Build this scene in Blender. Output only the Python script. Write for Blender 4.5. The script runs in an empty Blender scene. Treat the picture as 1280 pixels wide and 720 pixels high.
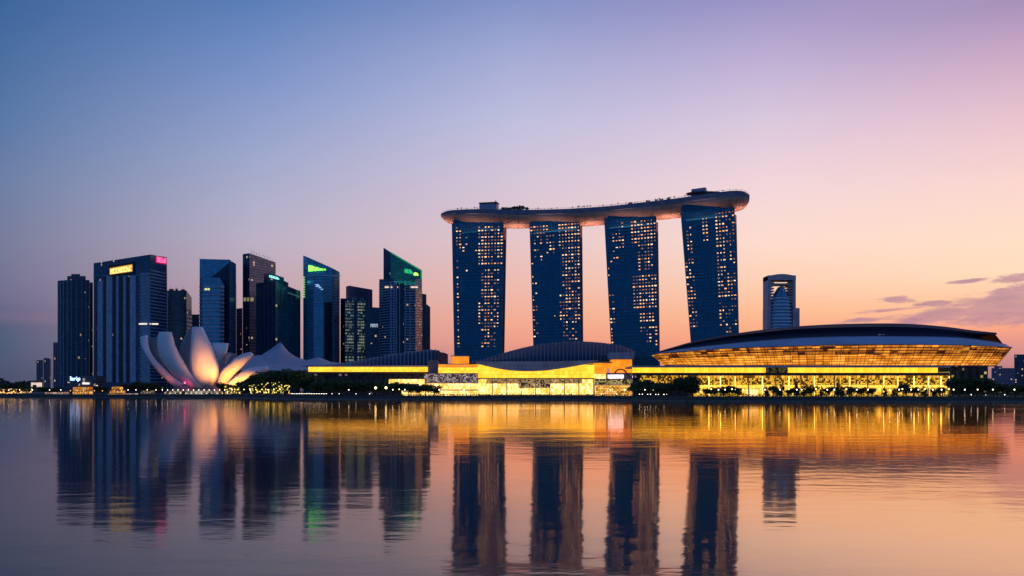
import bpy, math, random
from mathutils import Vector, Matrix
random.seed(7)
C = bpy.context.scene
COL = C.collection
F = 1280 * 30.0 / 36.0          # focal length in photograph pixels
HY = 488.0                      # horizon row in the photograph
CZ = 7.0                        # camera height above the water (m)
def X(px, D): return (px - 640.0) / F * D
def Z(py, D): return CZ + (HY - py) / F * D

# ------------------------------------------------------------------ camera
cam = bpy.data.cameras.new('camera'); camo = bpy.data.objects.new('camera', cam); COL.objects.link(camo)
cam.lens = 30; cam.sensor_width = 36; cam.clip_end = 20000; cam.clip_start = 0.5
cam.shift_y = (HY - 360) / 1280.0
camo.location = (0, 0, CZ); camo.rotation_euler = (math.pi / 2, 0, 0)
C.camera = camo
C.view_settings.view_transform = 'Standard'; C.view_settings.look = 'None'
C.view_settings.exposure = 0; C.view_settings.gamma = 1; C.view_settings.use_curve_mapping = False
C.cycles.sample_clamp_indirect = 4.0
C.cycles.max_bounces = 6

def lin(c):
    return tuple(((v / 255) / 12.92 if v / 255 <= 0.04045 else ((v / 255 + 0.055) / 1.055) ** 2.4) for v in c)

# ------------------------------------------------------------------ node helper
class NT:
    def __init__(s, nt): s.nt = nt
    def n(s, t, **kw):
        o = s.nt.nodes.new(t)
        for k, v in kw.items(): setattr(o, k, v)
        return o
    def l(s, a, b): s.nt.links.new(a, b)
    def val(s, inp, v):
        if isinstance(v, bpy.types.NodeSocket): s.l(v, inp)
        else: inp.default_value = v
    def m(s, op, a, b=0.0, c=None, clamp=False):
        o = s.n('ShaderNodeMath', operation=op); o.use_clamp = clamp
        s.val(o.inputs[0], a); s.val(o.inputs[1], b)
        if c is not None: s.val(o.inputs[2], c)
        return o.outputs[0]
    def mr(s, v, a, b, c=0.0, d=1.0, smooth=False):
        o = s.n('ShaderNodeMapRange'); o.clamp = True
        if smooth: o.interpolation_type = 'SMOOTHSTEP'
        s.val(o.inputs[0], v); s.val(o.inputs[1], a); s.val(o.inputs[2], b); s.val(o.inputs[3], c); s.val(o.inputs[4], d)
        return o.outputs[0]
    def mix(s, f, a, b, mode='MIX'):
        o = s.n('ShaderNodeMix', data_type='RGBA', blend_type=mode)
        s.val(o.inputs[0], f)
        for i, v in ((6, a), (7, b)):
            if not isinstance(v, bpy.types.NodeSocket): v = (*v[:3], 1)
            s.val(o.inputs[i], v)
        return o.outputs[2]

# ------------------------------------------------------------------ world: dusk sky
W = bpy.data.worlds.new('World'); C.world = W; W.use_nodes = True
w = NT(W.node_tree); W.node_tree.nodes.clear()
tc = w.n('ShaderNodeTexCoord'); sep = w.n('ShaderNodeSeparateXYZ'); w.l(tc.outputs['Generated'], sep.inputs[0])
sx, sy, sz = sep.outputs
az = w.m('ARCTAN2', sx, sy)                      # 0 straight ahead, + to the right
el = w.m('ARCSINE', sz)
SKY = {
 0:    [(0,(60,100,153)),(75,(74,110,160)),(150,(88,119,166)),(225,(108,126,165)),(300,(118,123,154)),(345,(115,115,148)),(378,(106,106,138)),(400,(85,93,127)),(430,(76,90,123)),(470,(72,82,112))],
 320:  [(0,(89,125,182)),(100,(125,148,200)),(200,(159,168,204)),(260,(176,174,200)),(300,(186,175,196)),(350,(190,165,178)),(400,(188,152,160)),(450,(165,134,146)),(485,(120,105,122))],
 640:  [(0,(130,146,198)),(75,(165,172,213)),(150,(190,190,221)),(225,(212,196,214)),(300,(227,196,200)),(360,(238,184,172)),(400,(242,171,148)),(425,(238,158,138)),(450,(215,140,130)),(485,(150,100,100))],
 960:  [(0,(155,147,196)),(75,(190,175,212)),(150,(217,199,220)),(225,(240,212,218)),(300,(252,219,206)),(350,(252,207,180)),(390,(251,187,147)),(420,(246,166,130)),(450,(226,142,125)),(485,(160,105,105))],
 1280: [(0,(165,143,184)),(75,(205,170,197)),(150,(232,195,206)),(225,(247,212,206)),(300,(252,221,198)),(340,(252,217,187)),(380,(250,192,156)),(410,(240,158,135)),(430,(208,140,140)),(460,(165,118,135)),(485,(120,90,110))],
}
EL0, EL1 = 0.0, math.radians(30)
def ramp(px, stops, zen):
    a = math.atan((px - 640) / F)
    r = w.n('ShaderNodeValToRGB'); cr = r.color_ramp; cr.interpolation = 'LINEAR'
    pts = sorted([(math.atan((HY - py) / F * math.cos(a)) / (EL1), c) for py, c in stops])
    pts.append((1.0, zen))
    while len(cr.elements) < len(pts): cr.elements.new(0.5)
    for e, (p, c) in zip(cr.elements, pts): e.position = p; e.color = (*lin(c), 1)
    w.l(w.mr(el, EL0, EL1), r.inputs[0])
    return r.outputs[0], a
cols = [ramp(px, st, z) for (px, st), z in zip(SKY.items(), [(52,92,146),(78,114,172),(112,130,186),(136,132,184),(146,130,174)])]
cur, pa = cols[0]
for c, a in cols[1:]:
    cur = w.mix(w.mr(az, pa, a), cur, c); pa = a
# round to the dark eastern half of the sky, and up to the zenith
back = w.n('ShaderNodeValToRGB')
for e, (p, c) in zip([back.color_ramp.elements[0], back.color_ramp.elements[1], back.color_ramp.elements.new(.3)],
                     [(0, (44, 66, 116)), (1, (24, 52, 104)), (.3, (44, 84, 148))]): pass
els = sorted([(0, (66, 92, 134)), (.3, (66, 110, 164)), (1, (40, 76, 136))])
for e, (p, c) in zip(back.color_ramp.elements, els): e.position = p; e.color = (*lin(c), 1)
w.l(w.mr(el, 0, math.radians(80)), back.inputs[0])
aabs = w.m('ABSOLUTE', w.m('SUBTRACT', az, math.radians(12)))
cur = w.mix(w.mr(aabs, math.radians(50), math.radians(105), smooth=True), cur, back.outputs[0])
cur = w.mix(w.mr(el, math.radians(30), math.radians(60), smooth=True), cur, lin((48, 84, 142)))
# evening clouds low on the right
azd = w.m('MULTIPLY', az, 180 / math.pi); eld = w.m('MULTIPLY', el, 180 / math.pi)
comb = w.n('ShaderNodeCombineXYZ'); w.l(w.m('MULTIPLY', azd, 0.55), comb.inputs[0]); w.l(w.m('MULTIPLY', eld, 2.2), comb.inputs[1])
nz = w.n('ShaderNodeTexNoise'); nz.inputs['Scale'].default_value = 1.0; nz.inputs['Detail'].default_value = 7; nz.inputs['Roughness'].default_value = .62
w.l(comb.outputs[0], nz.inputs['Vector'])
nf = w.m('SUBTRACT', nz.outputs['Fac'], 0.5)
def cloud(px, py, wpx, hpx, tilt=0.0, edge=.45, namp=1.5):
    a0 = math.degrees(math.atan((px - 640) / F)); ca = math.cos(math.radians(a0))
    e0 = math.degrees(math.atan((HY - py) / F * ca))
    ra = math.degrees(wpx / F * ca * ca); re = math.degrees(hpx / F * ca)
    da = w.m('SUBTRACT', azd, a0)
    u = w.m('DIVIDE', da, ra)
    v = w.m('DIVIDE', w.m('SUBTRACT', w.m('SUBTRACT', eld, e0), w.m('MULTIPLY', da, tilt)), re)
    d = w.m('SQRT', w.m('ADD', w.m('MULTIPLY', u, u), w.m('MULTIPLY', v, v)))
    d = w.m('ADD', d, w.m('MULTIPLY', nf, namp))
    return w.mr(d, 1 - edge, 1 + edge * .3, 1, 0, smooth=True)
cm = None
for args in [(1268, 386, 112, 22, .0, .4, 1.5), (1180, 394, 78, 12, .12, .5, 1.7), (1290, 374, 70, 20, .0, .25, 1.5), (1122, 374, 24, 4.5, .0, .5, 3.4),
             (1172, 379, 26, 4, .0, .5, 3.2), (1275, 347, 40, 5, .1, .5, 2.6), (1205, 352, 34, 2.4, .05, .6, 3.0), (1085, 400, 40, 3.5, .06, .8, 3.0),
             (1110, 388, 60, 2.5, .05, .8, 3.0), (100, 400, 260, 9, .0, .9, 1.2)]:
    k = cloud(*args)
    if args[0] == 100: k = w.m('MULTIPLY', k, .18)
    cm = k if cm is None else w.m('MAXIMUM', cm, k)
cur = w.mix(w.m('MULTIPLY', cm, .80), cur, w.mix(w.mr(nz.outputs['Fac'], .35, .62), lin((158, 118, 150)), lin((190, 138, 154))))
sk = w.n('ShaderNodeTexSky', sky_type='NISHITA'); sk.sun_disc = False
SUN_EL, SUN_AZ = math.radians(2.0), math.radians(38)
sk.sun_elevation = SUN_EL; sk.sun_rotation = SUN_AZ
bg = w.n('ShaderNodeBackground'); bg.inputs[1].default_value = 1.0; w.l(cur, bg.inputs[0])
bg2 = w.n('ShaderNodeBackground'); bg2.inputs[1].default_value = 0.004; w.l(sk.outputs[0], bg2.inputs[0])
ad = w.n('ShaderNodeAddShader'); w.l(bg.outputs[0], ad.inputs[0]); w.l(bg2.outputs[0], ad.inputs[1])
wo = w.n('ShaderNodeOutputWorld'); w.l(ad.outputs[0], wo.inputs[0])
sl = bpy.data.lights.new('sun', 'SUN'); sl.energy = 0.25; sl.angle = math.radians(6); sl.color = (1, .62, .42)
so = bpy.data.objects.new('sun', sl); COL.objects.link(so)
so.rotation_euler = Vector((math.sin(SUN_AZ) * math.cos(SUN_EL), math.cos(SUN_AZ) * math.cos(SUN_EL), math.sin(SUN_EL))).to_track_quat('Z', 'Y').to_euler()

# ------------------------------------------------------------------ materials
MATS = {}
def mat(name, base, rough=.6, metal=0.0, emit=None, es=0.0, var=.25, vs=.15, coord='Object', spec=.5, tint=None):
    if name in MATS: return MATS[name]
    m = bpy.data.materials.new(name); m.use_nodes = True; t = NT(m.node_tree)
    p = m.node_tree.nodes['Principled BSDF']
    tcn = t.n('ShaderNodeTexCoord'); no = t.n('ShaderNodeTexNoise'); no.inputs['Scale'].default_value = vs; no.inputs['Detail'].default_value = 5
    t.l(tcn.outputs[coord], no.inputs['Vector'])
    f = t.mr(no.outputs['Fac'], .3, .7)
    t.l(t.mix(f, tuple(v * (1 - var) for v in base), tuple(min(1, v * (1 + var)) for v in base)), p.inputs['Base Color'])
    p.inputs['Metallic'].default_value = metal
    t.l(t.mr(no.outputs['Fac'], .3, .7, rough * .85, min(1, rough * 1.15)), p.inputs['Roughness'])
    p.inputs['Specular IOR Level'].default_value = spec
    if emit: p.inputs['Emission Color'].default_value = (*emit, 1); p.inputs['Emission Strength'].default_value = es
    MATS[name] = m
    return m

def facade(name, glass, frame, cell=(3, 4), gap=(.12, .22), lit=.02, litc=(1, .7, .4), es=1.2, rough=.16, metal=.75, tone=.5):
    """curtain wall laid out in metres along the wall: panes, frames and a few lamps left on"""
    if name in MATS: return MATS[name]
    m = bpy.data.materials.new(name); m.use_nodes = True; t = NT(m.node_tree)
    p = m.node_tree.nodes['Principled BSDF']
    uv = t.n('ShaderNodeUVMap'); s = t.n('ShaderNodeSeparateXYZ'); t.l(uv.outputs[0], s.inputs[0])
    u = t.m('DIVIDE', s.outputs[0], cell[0]); v = t.m('DIVIDE', s.outputs[1], cell[1])
    fu, fv = t.m('FRACT', u), t.m('FRACT', v)
    c = t.n('ShaderNodeCombineXYZ'); t.l(t.m('FLOOR', u), c.inputs[0]); t.l(t.m('FLOOR', v), c.inputs[1])
    wn = t.n('ShaderNodeTexWhiteNoise', noise_dimensions='2D'); t.l(c.outputs[0], wn.inputs['Vector'])
    mask = t.m('MULTIPLY', t.m('GREATER_THAN', fu, gap[0]), t.m('GREATER_THAN', fv, gap[1]))
    sc = t.n('ShaderNodeSeparateColor'); t.l(wn.outputs['Color'], sc.inputs[0])
    g = t.mix(sc.outputs[1], tuple(x * (1 - tone) for x in glass), tuple(min(1, x * (1 + tone)) for x in glass))
    t.l(t.mix(mask, frame, g), p.inputs['Base Color'])
    t.l(t.m('MULTIPLY', mask, metal), p.inputs['Metallic'])
    t.l(t.mr(mask, 0, 1, .6, rough), p.inputs['Roughness'])
    no = t.n('ShaderNodeTexNoise'); no.inputs['Scale'].default_value = .035; no.inputs['Detail'].default_value = 2
    t.l(uv.outputs[0], no.inputs['Vector'])
    thr = t.m('MULTIPLY', t.mr(no.outputs['Fac'], .42, .62, .3, 1.7), lit)
    on = t.m('MULTIPLY', mask, t.m('LESS_THAN', wn.outputs['Value'], thr))
    t.l(t.m('MULTIPLY', on, t.mr(sc.outputs[2], 0, 1, es * .3, es)), p.inputs['Emission Strength'])
    t.l(t.mix(sc.outputs[0], litc, (1, .85, .65)), p.inputs['Emission Color'])
    MATS[name] = m
    return m

def litpanel(name, ca, cb, es, cell=(2, 2), gap=(.1, .15), contrast=.6, frame=(.05, .035, .02), dark=0.0, vs=.05):
    """lit glazing seen from outside: rooms of uneven brightness behind mullions; also glow painted onto floodlit walls"""
    if name in MATS: return MATS[name]
    m = bpy.data.materials.new(name); m.use_nodes = True; t = NT(m.node_tree)
    p = m.node_tree.nodes['Principled BSDF']
    uv = t.n('ShaderNodeUVMap'); s = t.n('ShaderNodeSeparateXYZ'); t.l(uv.outputs[0], s.inputs[0])
    u = t.m('DIVIDE', s.outputs[0], cell[0]); v = t.m('DIVIDE', s.outputs[1], cell[1])
    fu, fv = t.m('FRACT', u), t.m('FRACT', v)
    c = t.n('ShaderNodeCombineXYZ'); t.l(t.m('FLOOR', u), c.inputs[0]); t.l(t.m('FLOOR', v), c.inputs[1])
    wn = t.n('ShaderNodeTexWhiteNoise', noise_dimensions='2D'); t.l(c.outputs[0], wn.inputs['Vector'])
    mask = t.m('MULTIPLY', t.m('GREATER_THAN', fu, gap[0]), t.m('GREATER_THAN', fv, gap[1]))
    no = t.n('ShaderNodeTexNoise'); no.inputs['Scale'].default_value = vs; no.inputs['Detail'].default_value = 6; no.inputs['Roughness'].default_value = .7
    t.l(uv.outputs[0], no.inputs['Vector'])
    big = t.mr(no.outputs['Fac'], .35, .65)
    lv = t.m('ADD', t.m('MULTIPLY', wn.outputs['Value'], .6), t.m('MULTIPLY', big, .4))
    if dark > 0: lv = t.m('MULTIPLY', lv, t.m('GREATER_THAN', t.m('ADD', t.m('MULTIPLY', wn.outputs['Value'], .7), t.m('MULTIPLY', big, .3)), dark))
    k = t.mr(lv, 0, 1, 1 - contrast, 1)
    t.l(t.m('MULTIPLY', t.m('MULTIPLY', k, es), t.mr(mask, 0, 1, .25, 1)), p.inputs['Emission Strength'])
    t.l(t.mix(t.mr(lv, .2, .9), ca, cb), p.inputs['Emission Color'])
    p.inputs['Base Color'].default_value = (*frame, 1); p.inputs['Roughness'].default_value = .4
    MATS[name] = m
    return m

STEEL = mat('dark_steel', (.05, .055, .07), .45, .6)
CONC = mat('grey_concrete', (.3, .29, .3), .8)
DARKC = mat('dark_concrete', (.12, .12, .15), .8)
PALE = mat('pale_stone', (.5, .45, .42), .75)
NAVYF = (.035, .05, .09)
LEAF = mat('leaf_green', (.055, .105, .035), .7, var=.6, vs=.6)
BARK = mat('tree_bark', (.09, .065, .045), .9, vs=2)

# ------------------------------------------------------------------ mesh builder
class MB:
    def __init__(s): s.v = []; s.f = []; s.uv = []; s.mi = []; s.cur = 0
    def face(s, pts, uvs=None):
        b = len(s.v); s.v += [tuple(p) for p in pts]; s.f.append(list(range(b, b + len(pts))))
        if uvs is None: uvs = [(p[0], p[2]) for p in pts]
        s.uv.append(uvs); s.mi.append(s.cur)
    def wall(s, a, b, z0a, z1a, z1b=None, u0=0.0):
        L = math.hypot(b[0] - a[0], b[1] - a[1]); z1b = z1a if z1b is None else z1b
        s.face([(a[0], a[1], z0a), (b[0], b[1], z0a), (b[0], b[1], z1b), (a[0], a[1], z1a)],
               [(u0, z0a), (u0 + L, z0a), (u0 + L, z1b), (u0, z1a)])
        return u0 + L
    def prism(s, pts, z0):
        """pts: ring of (x, y, ztop)"""
        u = 0.0; n = len(pts)
        for i in range(n):
            a, b = pts[i], pts[(i + 1) % n]; u = s.wall(a, b, z0, a[2], b[2], u)
        s.face([p for p in pts]); s.face([(p[0], p[1], z0) for p in reversed(pts)])
    def obox(s, a, b, z0, z1, o0, o1, z1b=None, z0b=None):
        dx, dy = b[0] - a[0], b[1] - a[1]; L = math.hypot(dx, dy) or 1; nx, ny = dy / L, -dx / L
        z1b = z1 if z1b is None else z1b; z0b = z0 if z0b is None else z0b
        def q(p, o, z): return (p[0] + nx * o, p[1] + ny * o, z)
        A, B = [q(a, o1, z0), q(b, o1, z0b), q(b, o1, z1b), q(a, o1, z1)], [q(a, o0, z0), q(b, o0, z0b), q(b, o0, z1b), q(a, o0, z1)]
        s.face(A, [(0, z0), (L, z0b), (L, z1b), (0, z1)])
        s.face([B[1], B[0], B[3], B[2]], [(L, z0b), (0, z0), (0, z1), (L, z1b)])
        for i in range(4):
            j = (i + 1) % 4; s.face([A[j], A[i], B[i], B[j]])
    def box(s, c, d, rz=0.0):
        ca, sa = math.cos(rz), math.sin(rz)
        a = (c[0] - d[0] / 2 * ca, c[1] - d[0] / 2 * sa); b = (c[0] + d[0] / 2 * ca, c[1] + d[0] / 2 * sa)
        s.obox(a, b, c[2] - d[2] / 2, c[2] + d[2] / 2, -d[1] / 2, d[1] / 2)
    def loft(s, secs, closed=True, caps=True):
        n = len(secs[0])
        for i in range(len(secs) - 1):
            for j in range(n if closed else n - 1):
                k = (j + 1) % n
                P = [secs[i][j], secs[i + 1][j], secs[i + 1][k], secs[i][k]]
                s.face(P)
        if caps: s.face(list(reversed(secs[0]))); s.face(list(secs[-1]))
    def tube(s, p, q, r0, r1=None, n=6):
        r1 = r0 if r1 is None else r1
        p, q = Vector(p), Vector(q); d = (q - p).normalized()
        up = Vector((0, 0, 1)) if abs(d.z) < .9 else Vector((1, 0, 0)); e1 = d.cross(up).normalized(); e2 = d.cross(e1)
        A = [p + (e1 * math.cos(k * 2 * math.pi / n) + e2 * math.sin(k * 2 * math.pi / n)) * r0 for k in range(n)]
        B = [q + (e1 * math.cos(k * 2 * math.pi / n) + e2 * math.sin(k * 2 * math.pi / n)) * r1 for k in range(n)]
        s.loft([A, B])
    def ball(s, c, r, n=8, m=5, sq=1.0):
        rings = []
        for i in range(m + 1):
            ph = math.pi * i / m
            rings.append([(c[0] + r * math.sin(ph) * math.cos(2 * math.pi * k / n), c[1] + r * math.sin(ph) * math.sin(2 * math.pi * k / n), c[2] + r * sq * math.cos(ph)) for k in range(n)])
        s.loft(rings, caps=False)
    def mesh(s, name, mats):
        me = bpy.data.meshes.new(name); me.from_pydata(s.v, [], s.f)
        l = me.uv_layers.new(name='UVMap'); k = 0; d = l.data
        for uvs in s.uv:
            for q in uvs: d[k].uv = q; k += 1
        for m in (mats if isinstance(mats, (list, tuple)) else [mats]): me.materials.append(m)
        for p, i in zip(me.polygons, s.mi): p.material_index = i
        me.validate(); me.update()
        return me
    def build(s, name, m, parent=None, org=(0, 0, 0), smooth=False):
        me = s.mesh(name, m)
        if org != (0, 0, 0): me.transform(Matrix.Translation(-Vector(org)))
        o = bpy.data.objects.new(name, me); COL.objects.link(o)
        if smooth:
            weld(me)
        if parent: o.parent = parent
        else: o.location = org
        return o
def weld(me):
    import bmesh
    bm = bmesh.new(); bm.from_mesh(me); bmesh.ops.remove_doubles(bm, verts=bm.verts, dist=.01)
    bmesh.ops.recalc_face_normals(bm, faces=bm.faces)
    bm.to_mesh(me); bm.free()
    for p in me.polygons: p.use_smooth = True

def tag(o, label=None, cat=None, group=None, kind=None):
    for k, v in (('label', label), ('category', cat), ('group', group), ('kind', kind)):
        if v: o[k] = v
    return o
def empty(name, loc, label, cat, group=None):
    o = bpy.data.objects.new(name, None); COL.objects.link(o); o.location = loc; o.empty_display_size = 1
    return tag(o, label, cat, group)
def part(mb, name, m, root, smooth=False, label=None):
    """mesh given in world coordinates, parented to root (Empty with location only)"""
    r = root
    org = Vector((0, 0, 0))
    while r: org += Vector(r.location); r = r.parent
    o = mb.build(name, m, root, tuple(org), smooth)
    if label: o['label'] = label
    return o
def copy_tree(src, loc, rz=0, sc=1.0, label=None, group=None):
    r = src.copy(); COL.objects.link(r); r.location = loc; r.rotation_euler = (0, 0, rz); r.scale = sc if isinstance(sc, tuple) else (sc,) * 3
    if label: r['label'] = label
    if group: r['group'] = group
    for ch in list(src.children):
        c = ch.copy(); COL.objects.link(c); c.parent = r
    return r
def lerp(a, b, t): return a + (b - a) * t
def interp(tab, x):
    if x <= tab[0][0]: return tab[0][1]
    for (x0, y0), (x1, y1) in zip(tab, tab[1:]):
        if x <= x1: return lerp(y0, y1, (x - x0) / (x1 - x0))
    return tab[-1][1]
def sinterp(tab, x):
    """smooth (Catmull-Rom-like) interpolation"""
    n = len(tab)
    if x <= tab[0][0]: return tab[0][1]
    if x >= tab[-1][0]: return tab[-1][1]
    for i in range(n - 1):
        if x <= tab[i + 1][0]: break
    x0, y0 = tab[i]; x1, y1 = tab[i + 1]; h = x1 - x0; t = (x - x0) / h
    m0 = (y1 - tab[i - 1][1]) / (x1 - tab[i - 1][0]) if i > 0 else (y1 - y0) / h
    m1 = (tab[i + 2][1] - y0) / (tab[i + 2][0] - x0) if i + 2 < n else (y1 - y0) / h
    return (2*t**3-3*t**2+1)*y0 + (t**3-2*t**2+t)*h*m0 + (-2*t**3+3*t**2)*y1 + (t**3-t**2)*h*m1

# ------------------------------------------------------------------ water and land
def shoreD(px): return interp([(-400, 900), (0, 830), (200, 790), (290, 735), (370, 655), (440, 625), (500, 612), (600, 602), (740, 586), (785, 558), (830, 522), (860, 505), (1000, 492), (1280, 480), (1700, 470)], px)
SH = [(X(px, shoreD(px)), shoreD(px)) for px in (-400, -200, 0, 100, 200, 245, 290, 330, 370, 405, 440, 500, 600, 700, 740, 765, 785, 810, 835, 860, 900, 1000, 1140, 1280, 1500, 1700)]
LZ = 3.0
wm = bpy.data.materials.new('bay_water'); wm.use_nodes = True; t = NT(wm.node_tree); p = wm.node_tree.nodes['Principled BSDF']
p.inputs['Base Color'].default_value = (.006, .010, .020, 1); p.inputs['Roughness'].default_value = .6; p.inputs['Specular IOR Level'].default_value = 0
g = t.n('ShaderNodeNewGeometry')
def wnoise(scale, st, detail=2, rough=.5, off=0.0):
    mp = t.n('ShaderNodeMapping'); t.l(g.outputs['Position'], mp.inputs[0]); mp.inputs['Scale'].default_value = (st, 1, 1); mp.inputs['Location'].default_value = (off, off * .7, 0)
    mp.inputs['Rotation'].default_value = (0, 0, .12)
    n = t.n('ShaderNodeTexNoise'); n.inputs['Scale'].default_value = scale; n.inputs['Detail'].default_value = detail; n.inputs['Roughness'].default_value = rough
    t.l(mp.outputs[0], n.inputs['Vector']); return n.outputs['Fac']
calm = t.mr(wnoise(.012, .5, 3, .6, 31), .38, .62)
h = t.m('MULTIPLY', wnoise(.50, .55, 3, .55), t.mr(calm, 0, 1, .013, .026))
h = t.m('ADD', h, t.m('MULTIPLY', wnoise(.14, .4, 2, .5, 9), .034))
h = t.m('ADD', h, t.m('MULTIPLY', wnoise(.03, .5, 1, .5, 5), .05))
bp = t.n('ShaderNodeBump'); bp.inputs['Strength'].default_value = 1; bp.inputs['Distance'].default_value = 1; t.l(h, bp.inputs['Height'])
g1 = t.n('ShaderNodeBsdfGlossy'); g2 = t.n('ShaderNodeBsdfGlossy')
for gg in (g1, g2): t.l(bp.outputs[0], gg.inputs['Normal']); gg.inputs['Color'].default_value = (1, .74, .55, 1)
t.l(t.mr(calm, 0, 1, .035, .07), g1.inputs['Roughness']); g2.inputs['Roughness'].default_value = .17
mx = t.n('ShaderNodeMixShader'); mx.inputs[0].default_value = .02; t.l(g1.outputs[0], mx.inputs[1]); t.l(g2.outputs[0], mx.inputs[2])
fr_ = t.n('ShaderNodeFresnel'); fr_.inputs['IOR'].default_value = 1.5
m2 = t.n('ShaderNodeMixShader'); t.l(t.m('POWER', fr_.outputs[0], .28), m2.inputs[0]); t.l(p.outputs[0], m2.inputs[1]); t.l(mx.outputs[0], m2.inputs[2])
# left water painted with a dimmer, bluer sky reflection
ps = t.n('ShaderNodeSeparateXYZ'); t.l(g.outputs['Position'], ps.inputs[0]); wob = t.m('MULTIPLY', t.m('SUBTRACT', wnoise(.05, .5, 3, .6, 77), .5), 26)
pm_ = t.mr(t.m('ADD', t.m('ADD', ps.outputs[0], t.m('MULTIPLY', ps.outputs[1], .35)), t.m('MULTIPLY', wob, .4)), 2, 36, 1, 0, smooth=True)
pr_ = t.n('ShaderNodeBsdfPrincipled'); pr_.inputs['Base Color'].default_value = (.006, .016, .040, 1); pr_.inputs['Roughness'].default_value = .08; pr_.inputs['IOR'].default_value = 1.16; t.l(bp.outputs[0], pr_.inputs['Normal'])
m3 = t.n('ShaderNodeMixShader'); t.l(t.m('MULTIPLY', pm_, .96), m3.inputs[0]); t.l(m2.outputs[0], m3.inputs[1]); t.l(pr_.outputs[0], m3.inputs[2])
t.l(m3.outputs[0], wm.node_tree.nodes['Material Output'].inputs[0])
mb = MB(); mb.face([(-6000, -3000, 0), (6000, -3000, 0), (6000, 1100, 0), (-6000, 1100, 0)])
tag(mb.build('water', wm), 'calm bay water mirroring the skyline', None, None, 'structure')
GROUND = mat('paved_ground', (.09, .085, .08), .85, vs=.05)
mb = MB(); far = 9000
ring = [(-6000, 980)] + SH + [(6000, 440)]
for (a, b) in zip(ring, ring[1:]):
    mb.face([(a[0], a[1], LZ), (b[0], b[1], LZ), (b[0] * 2 if abs(b[0]) > 3000 else b[0], far, LZ), (a[0] * 2 if abs(a[0]) > 3000 else a[0], far, LZ)])
tag(mb.build('ground', GROUND), 'flat paved land along the bay', None, None, 'structure')
mb = MB()
for (a, b) in zip(ring, ring[1:]):
    mb.obox(a, b, -1.5, LZ - .05, -1.2, .0); mb.obox(a, b, LZ - .05, LZ + .3, -.9, .25)
tag(mb.build('seawall', mat('seawall_stone', (.10, .095, .09), .8, vs=.4)), 'dark stone seawall along the water edge', 'seawall', None, 'structure')
mb = MB()
for (a, b) in zip(ring[2:-2], ring[3:-1]):
    mb.obox(a, b, -.9, 1.15, 0, 2.6)
    L = math.hypot(b[0]-a[0], b[1]-a[1]); n = max(1, int(L / 6))
tag(mb.build('quay_step', mat('quay_concrete', (.16, .15, .15), .8, vs=.3)), 'low concrete landing at the foot of the seawall', 'quay', None, 'structure')

# ------------------------------------------------------------------ generic building
def wallpt(fp, px):
    """point on the front polyline fp [(px, D, pytop)...] at picture column px"""
    for a, b in zip(fp, fp[1:]):
        if a[0] <= px <= b[0] or b is fp[-1]:
            A = (X(a[0], a[1]), a[1]); B = (X(b[0], b[1]), b[1]); k = (px - 640) / F
            den = (B[0] - A[0]) - k * (B[1] - A[1]); tt = (k * A[1] - A[0]) / den
            return (lerp(A[0], B[0], tt), lerp(A[1], B[1], tt))
def body(mbx, fp, depth, z0=2.0):
    pts = [(X(a[0], a[1]), a[1], Z(a[2], a[1])) for a in fp]
    back = [(p[0] + (1.0 * (p[0]) / p[1]) * depth * .97, p[1] + depth, p[2]) for p in reversed(pts)]
    mbx.prism(pts + back, z0)
    return pts
def bands(mbx, fp, i, py0, py1, stp, th=.5, proud=.35, back=-.1):
    a, b = fp[i], fp[i + 1]; A = (X(a[0], a[1]), a[1]); B = (X(b[0], b[1]), b[1]); Dm = (a[1] + b[1]) / 2
    z0, z1 = Z(py0, Dm), Z(py1, Dm); z = z1
    while z < z0:
        mbx.obox(A, B, z, z + th, back, proud); z += stp
def bandspx(mbx, fp, pa, pb, py0, py1, stp, th=.5, proud=.35, back=-.1):
    A, B = wallpt(fp, pa), wallpt(fp, pb); Dm = (A[1] + B[1]) / 2; z0, z1 = Z(py0, Dm), Z(py1, Dm); z = z1
    while z < z0:
        mbx.obox(A, B, z, z + th, back, proud); z += stp
def fin(mbx, fp, pa, pb, py0, py1, proud=.8, back=-.2, py0b=None, py1b=None):
    A, B = wallpt(fp, pa), wallpt(fp, pb)
    mbx.obox(A, B, Z(py1, A[1]), Z(py0, A[1]), back, proud, z1b=Z(py0 if py0b is None else py0b, B[1]), z0b=Z(py1 if py1b is None else py1b, B[1]))
def panel(fp, pa, pb, py0, py1, proud, back, **k):
    q = MB(); fin(q, fp, pa, pb, py0, py1, proud, back, **k); return q
def glyphs(mbx, fp, pa, pb, py0, py1, n, proud=1.2, back=.6, slope=0.0, seed=1):
    """a row of block letters built from strokes (the photograph's lettering is too small to read)"""
    rnd = random.Random(seed); w_ = (pb - pa) / n
    for i in range(n):
        l = pa + i * w_ + w_ * .1; r = pa + (i + 1) * w_ - w_ * .12; dy = slope * (l - pa)
        a, b, s = py0 + dy, py1 + dy, (r - l) * .26; hh = (b - a) * .2
        kind = rnd.randrange(5)
        fin(mbx, fp, l, l + s, a, b, proud, back)
        if kind in (0, 1, 3): fin(mbx, fp, r - s, r, a + (0 if kind != 3 else (b - a) * .45), b, proud, back)
        if kind in (0, 2, 4): fin(mbx, fp, l + s, r - (s if kind == 0 else 0), a, a + hh, proud, back)
        if kind in (1, 2, 3): fin(mbx, fp, l + s, r - s, (a + b) / 2 - hh / 2, (a + b) / 2 + hh / 2, proud, back)
        if kind in (2, 4): fin(mbx, fp, l + s, r, b - hh, b, proud, back)
def root_at(name, fp, label, cat='tower', group=None):
    xs = [X(a[0], a[1]) for a in fp]; return empty(name, ((xs[0] + xs[-1]) / 2, fp[0][1], LZ), label, cat, group)

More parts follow.
